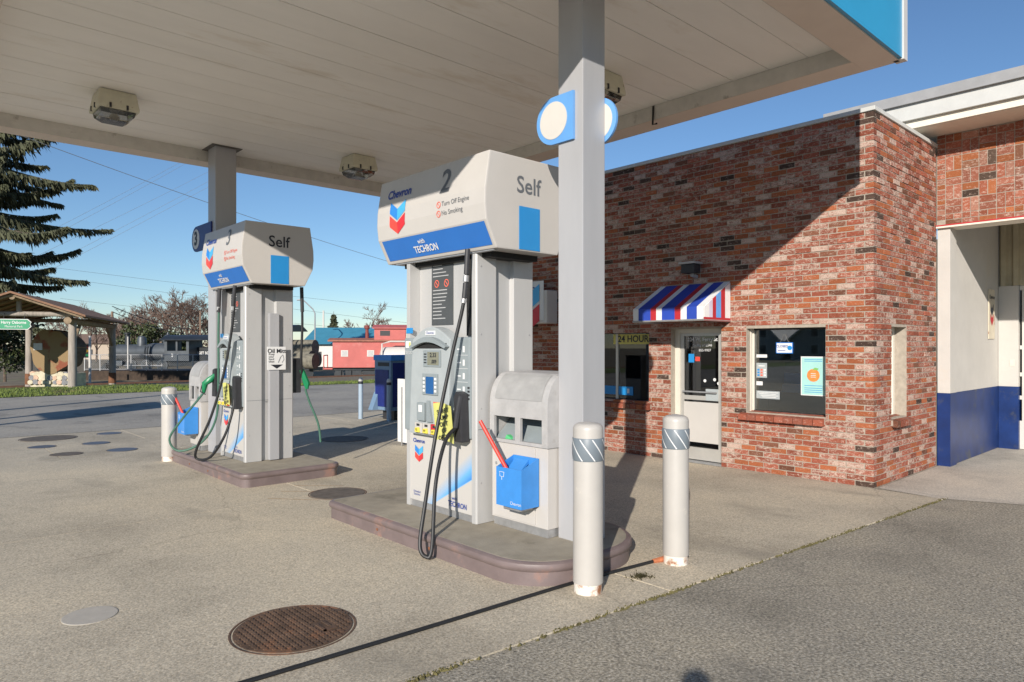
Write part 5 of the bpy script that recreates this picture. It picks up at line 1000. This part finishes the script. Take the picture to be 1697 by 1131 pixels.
def leaf_cloud(mb, c, rad, n, s):
    for k in range(n):
        a = random.random() * 6.283; u = random.uniform(-1, 1); q = random.random() ** .4; rr = math.sqrt(1 - u * u)
        p = Vector((c[0] + rad[0] * q * rr * math.cos(a), c[1] + rad[1] * q * rr * math.sin(a), c[2] + rad[2] * q * u)); e1 = Vector((random.gauss(0, 1), random.gauss(0, 1), random.gauss(0, 1))).normalized() * s; e2 = e1.cross(Vector((random.gauss(0, 1), random.gauss(0, 1), random.gauss(0, 1)))).normalized() * s * .6
        mb.add([p - e1, p + e2, p + e1, p - e2], [(0, 1, 2, 3)])
def spruce(d, px, h, lb, seed, rad, n_lev, z=-1, tip=0):
    """tall spruce: whorls of drooping limbs, each hung with sprays of needle sprigs"""
    random.seed(seed); t = tree_empty('spruce_tree', d, px, z, lb)
    MB().tube([(0, 0, -.2), (0, 0, h * .5), (0, 0, h)], [h * .02, h * .012, .03], 8).build('trunk', BARK, t, smooth=True)
    br = MB(); nd = MB()
    for i in range(n_lev):
        f = i / n_lev; zl = h * (.2 + .78 * f); R_ = rad * min(1, .62 + f * 2.5) * (1 - f) ** .7 * random.uniform(.75, 1.1) + .15
        for k in range(7):
            a = 6.283 * k / 7 + i * .7 + random.uniform(-.25, .25); rr = R_ * random.uniform(.5, 1.15); zz = zl + random.uniform(-.55, .55) * min(1, h / 20); dp_ = random.uniform(.22, .55); up_ = random.uniform(.1, .4)
            dv = Vector((math.cos(a), math.sin(a), 0)); pts = []
            for q in range(9): u = q / 8; pts.append(Vector((0, 0, zz)) + dv * rr * u + Vector((0, 0, -dp_ * rr * u + up_ * rr * u ** 2.6)))
            br.tube(pts, [.05 * (1 - .8 * q / 8) for q in range(9)], 4, caps=False)
            side = Vector((-dv.y, dv.x, 0)); cnt = int(20 + rr * 120)
            for j in range(cnt):
                u = random.uniform(.1, 1.0) ** .8; f8 = u * 8; i8 = min(7, int(f8)); b0 = pts[i8].lerp(pts[i8 + 1], f8 - i8); w_ = (.05 + .17 * rr * (1 - u) * min(1, u * 3)) * random.gauss(0, .6)
                p = b0 + side * w_ + Vector((0, 0, -.25 * abs(w_) + random.uniform(-.03, .05))); dl = random.uniform(.08, 1.0) * (1.1 - .75 * u); sl_ = random.uniform(.018, .045) * (1 + d / 90)
                q2 = p + dv * random.uniform(.03, .3) + side * random.uniform(-.12, .12) + Vector((0, 0, -dl))
                e = Vector((random.gauss(0, 1), random.gauss(0, 1), random.gauss(0, .4))).normalized() * sl_
                nd.add([p - e * .6, p + e * .6, (p + q2) / 2 + e * 1.3, q2, (p + q2) / 2 - e * 1.3], [(0, 1, 2, 3, 4)])
    br.build('limbs', BARK, t, fix=False)['kind'] = 'stuff'; nd.build('foliage', NEEDLE, t, fix=False)
spruce(38, -70, 24, 'big dark drooping spruce reaching in from the left edge', 5, 8.8, 20, -.4)
spruce(130, 553, 9.5, 'small distant pointed conifer left of the caboose roof', 8, 1.6, 16, -1.2)
def bush(d, px, h, rad, lb, seed, mat=LEAFD, n=2600, s=.12, name='evergreen_bush', z=-1.1, clumps=9):
    random.seed(seed); t = tree_empty(name, d, px, z, lb, cat='bush')
    MB().tube([(0, 0, -.1), (.05, 0, h * .4), (0, .05, h * .8)], [.09, .06, .03], 6).build('trunk', BARK, t)
    cr = MB()
    for k in range(clumps): leaf_cloud(cr, (random.uniform(-.7, .7) * rad, random.uniform(-.7, .7) * rad, random.uniform(.25, .85) * h), (rad * .45, rad * .45, h * .22), n // clumps, s)
    cr.build('crown', mat, t, fix=False)
bush(43, 8, 3.7, 2.2, 'dark glossy evergreen bush left behind the shelter', 4, n=4200, z=-.5)
bush(44, -60, 4.0, 2.6, 'broad dark evergreen bush at the left picture edge', 9, n=3500, z=-.5)
bush(92, 224, 6.2, 3.2, 'round dark pine behind the locomotive chimney', 6, n=3000, s=.2)
bush(98, 300, 5.2, 3.4, 'low dark evergreen behind the locomotive cab', 16, n=2600, s=.2)
hg_ = MB(); random.seed(12)
for k in range(90):
    d = random.uniform(150, 175); px = -140 + k * 14; x, y = DP(d, px); leaf_cloud(hg_, (x, y, .3), (3.2, 3.2, random.uniform(1.5, 3.6)), 130, .5)
tag(hg_.build('far_woodland', pm('far_wood', (.13, .1, .075), .95, var=.4, scale=.4), fix=False), 'brownish distant wood closing the view at the horizon', 'woodland', kind='stuff')
# ================================================================== POLES, WIRES, SIGNALS
def pole(d, px, h, lb, mat=POLEW, arm=False, name='utility_pole', r=.15):
    x, y = DP(d, px); z = TZ(y); t = thing(name, (x, y, z), lb, 'pole'); MB().tube([(x, y, z - .1), (x, y, z + h)], [r, r * .75], 8).build('shaft', mat, t, smooth=True)
    if arm: MB().box(x - 1, x + 1, y - .06, y + .06, z + h - .6, z + h - .45).build('crossarm', mat, t)
    return t
pole(70, 186, 6.3, 'brown wooden utility pole above the shelter eave'); pole(95, 332, 7.6, 'pale utility pole just left of the far column'); pole(120, 536, 9.0, 'pale distant pole between log car and caboose', WHITE, r=.2); pole(66, 212, 3.7, 'thin white pole rising behind the locomotive', WHITE, name='thin_pole', r=.07)
sx_, sy_ = DP(80, 522); sz_ = TZ(sy_); st_ = thing('street_lamp', (sx_, sy_, sz_), 'tall curved street lamp right of pump 3', 'street lamp')
ux, uy = RT[0], RT[1]
MB().tube([(sx_, sy_, sz_), (sx_, sy_, sz_ + 6.6), (sx_ - .25 * ux, sy_ - .25 * uy, sz_ + 7.1), (sx_ - 1.3 * ux, sy_ - 1.3 * uy, sz_ + 8.1), (sx_ - 1.7 * ux, sy_ - 1.7 * uy, sz_ + 8.2)], [.12, .08, .07, .06, .06], 8).build('mast', STEEL, st_, smooth=True)
MB().tube([(sx_ - 1.6 * ux, sy_ - 1.6 * uy, sz_ + 8.2), (sx_ - 2.1 * ux, sy_ - 2.1 * uy, sz_ + 8.15)], [.1, .07], 8).build('lamp_head', STEEL, st_)
for d, px, lb in ((52, 149, 'traffic signal on a white mast seen through the shelter'), (50, 63, 'traffic signal left of the log slice')):
    x, y = DP(d, px); z = TZ(y); t = thing('traffic_signal', (x, y, z), lb, 'traffic signal', 'traffic signals beyond the park')
    MB().tube([(x, y, z), (x, y, z + 3.6)], .09, 8).build('mast', WHITE if px > 100 else STEEL, t); hx, hy = x - .25 * ux, y - .25 * uy
    MB().box(hx - .16, hx + .16, hy - .12, hy + .12, z + 1.95, z + 2.95).build('head', DARK, t, bevel=.03)
    for k, c in enumerate(((.3, .03, .02), (.35, .2, .02), (.02, .2, .08))): MB().lathe([(.1, hy - .16), (.1, hy - .121)], hx, z + 2.78 - k * .32, 12, axis='y').build('lens', pm('signal_%d' % k, c, .3), t)
def wire(a, b, sag, r, lb, mat=WIRE):
    A_ = Vector(a); B_ = Vector(b); pts = [A_.lerp(B_, k / 24) + Vector((0, 0, -4 * sag * (k / 24) * (1 - k / 24))) for k in range(25)]
    tag(MB().tube(pts, r, 5).build('overhead_wire', mat), lb, 'wire', 'overhead wires')
def WP(px, py, d): x, y = DP(d, px); return (x, y, CAMH + (HYP - py) / FPX * d)
wire(WP(-60, 190, 24), WP(700, 450, 50), .25, .013, 'thick twisted service wire sagging from upper left to the caboose', WIREL)
for k, (a, b, d0, d1, wh) in enumerate((((395, 215), (60, 395), 90, 60, 'upper of the diagonal wire pairs at left'), ((410, 212), (70, 400), 90, 60, 'second line of the upper diagonal wire pair'), ((440, 235), (60, 425), 90, 60, 'middle diagonal wire in the left sky'), ((470, 232), (60, 450), 90, 60, 'lower diagonal wire in the left sky'), ((480, 235), (70, 455), 90, 60, 'lowest diagonal wire in the left sky'))):
    wire(WP(*a, d0), WP(*b, d1), .2, .012, 'thin ' + wh, WIREL)
wire(WP(60, 440, 120), WP(760, 520, 120), .3, .02, 'faint wire above the locomotive, upper'); wire(WP(60, 455, 120), WP(760, 545, 120), .3, .02, 'faint wire above the locomotive, middle'); wire(WP(100, 495, 120), WP(760, 560, 120), .3, .02, 'faint wire above the locomotive, lowest')
wire(WP(186, 508, 70), WP(332, 548, 95), .5, .04, 'dark wire from the wooden pole, upper'); wire(WP(186, 517, 70), WP(332, 556, 95), .5, .04, 'dark wire from the wooden pole, lower')
# unseen sign added left of the frame to cast a shadow across the road
rs_ = thing('shadow_sign', (-4.2, 14.2, 0), 'roadside sign added outside the left picture edge to cast a road shadow', 'sign')
for y in (13.6, 14.9): MB().tube([(-4.2, y, 0), (-4.2, y, 4.6)], .1, 10).build('post', SILVER2, rs_)
B(-4.32, -4.08, 13.3, 15.2, 3.2, 4.6).build('cabinet', WHITE, rs_, bevel=.03)
tag(MB().tube([(-8.1, 14.76, -.1), (-8.1, 14.76, 7.2)], [.16, .12], 10).build('utility_pole', POLEW), 'wooden pole outside the left picture edge casting a long thin shadow', 'pole')
hm = thing('house', (-63, 36, 0), 'grey gabled house across the street, seen mirrored in the office window', 'building')
GRYW = pm('grey_siding', (.3, .3, .29), .8, var=.1)
for y0_, y1_, h_ in ((31, 36.5, 2.5), (37.6, 42, 2.3)):
    MB().prism([(y0_, 0), (y1_, 0), (y1_, h_), ((y0_ + y1_) / 2, h_ + 2.2), (y0_, h_)], 'x', -67, -60).build('wall', GRYW, hm)
    ym = (y0_ + y1_) / 2
    for s_ in (-1, 1): MB().prism([(ym, h_ + 2.22), (ym, h_ + 2.4), (ym + s_ * (y1_ - y0_) * .58, h_ - .2), (ym + s_ * (y1_ - y0_) * .58, h_ - .4)], 'x', -67.3, -59.6).build('roof', WHITE, hm)
    for z in (.7, 2.6): w_ = B(-59.999, -59.95, ym - .5, ym + .5, z, z + 1.2).build('window', WHITE, hm); B(-59.949, -59.94, ym - .4, ym + .4, z + .1, z + 1.1).build('pane', DARK, w_)
# ================================================================== PHOTOGRAPHER (behind the camera; only the head's shadow shows)
def person():
    t = thing('person', (-.82, -.57, 0), 'person behind the camera whose head shadow falls on the asphalt', 'person', rz=-YAW, local=True)
    J = {'pel': (0, 0, .93), 'che': (0, 0, 1.25), 'nek': (0, 0, 1.48), 'hd1': (0, .02, 1.6), 'hd2': (0, .03, 1.74), 'ls': (-.2, 0, 1.42), 'le': (-.27, .12, 1.2), 'lh': (-.1, .36, 1.42), 'rs': (.2, 0, 1.42), 're': (.27, .12, 1.2), 'rh': (.1, .36, 1.42), 'll': (-.1, 0, .88), 'lk': (-.11, .02, .5), 'la': (-.12, 0, .08), 'lt': (-.12, .16, .04), 'rl': (.1, 0, .88), 'rk': (.11, .02, .5), 'ra': (.12, 0, .08), 'rt': (.12, .16, .04)}
    E_ = ['pel-che', 'che-nek', 'nek-hd1', 'hd1-hd2', 'che-ls', 'ls-le', 'le-lh', 'che-rs', 'rs-re', 're-rh', 'pel-ll', 'll-lk', 'lk-la', 'la-lt', 'pel-rl', 'rl-rk', 'rk-ra', 'ra-rt']
    rad = dict(pel=.16, che=.17, nek=.06, hd1=.085, hd2=.08, ls=.075, le=.05, lh=.035, rs=.075, re=.05, rh=.035, ll=.1, lk=.065, la=.045, lt=.035, rl=.1, rk=.065, ra=.045, rt=.035)
    ks = list(J); me = bpy.data.meshes.new('body'); me.from_pydata([J[k] for k in ks], [(ks.index(a), ks.index(b)) for a, b in (e.split('-') for e in E_)], [])
    o = bpy.data.objects.new('body', me); col.objects.link(o); o.parent = t; me.materials.append(NAVY)
    sk = o.modifiers.new('skin', 'SKIN'); o.modifiers.new('sub', 'SUBSURF').levels = 2
    o.modifiers['sub'].render_levels = 2
    for i, k in enumerate(ks): me.skin_vertices[0].data[i].radius = (rad[k], rad[k]); me.skin_vertices[0].data[i].use_root = (k == 'pel')
person()
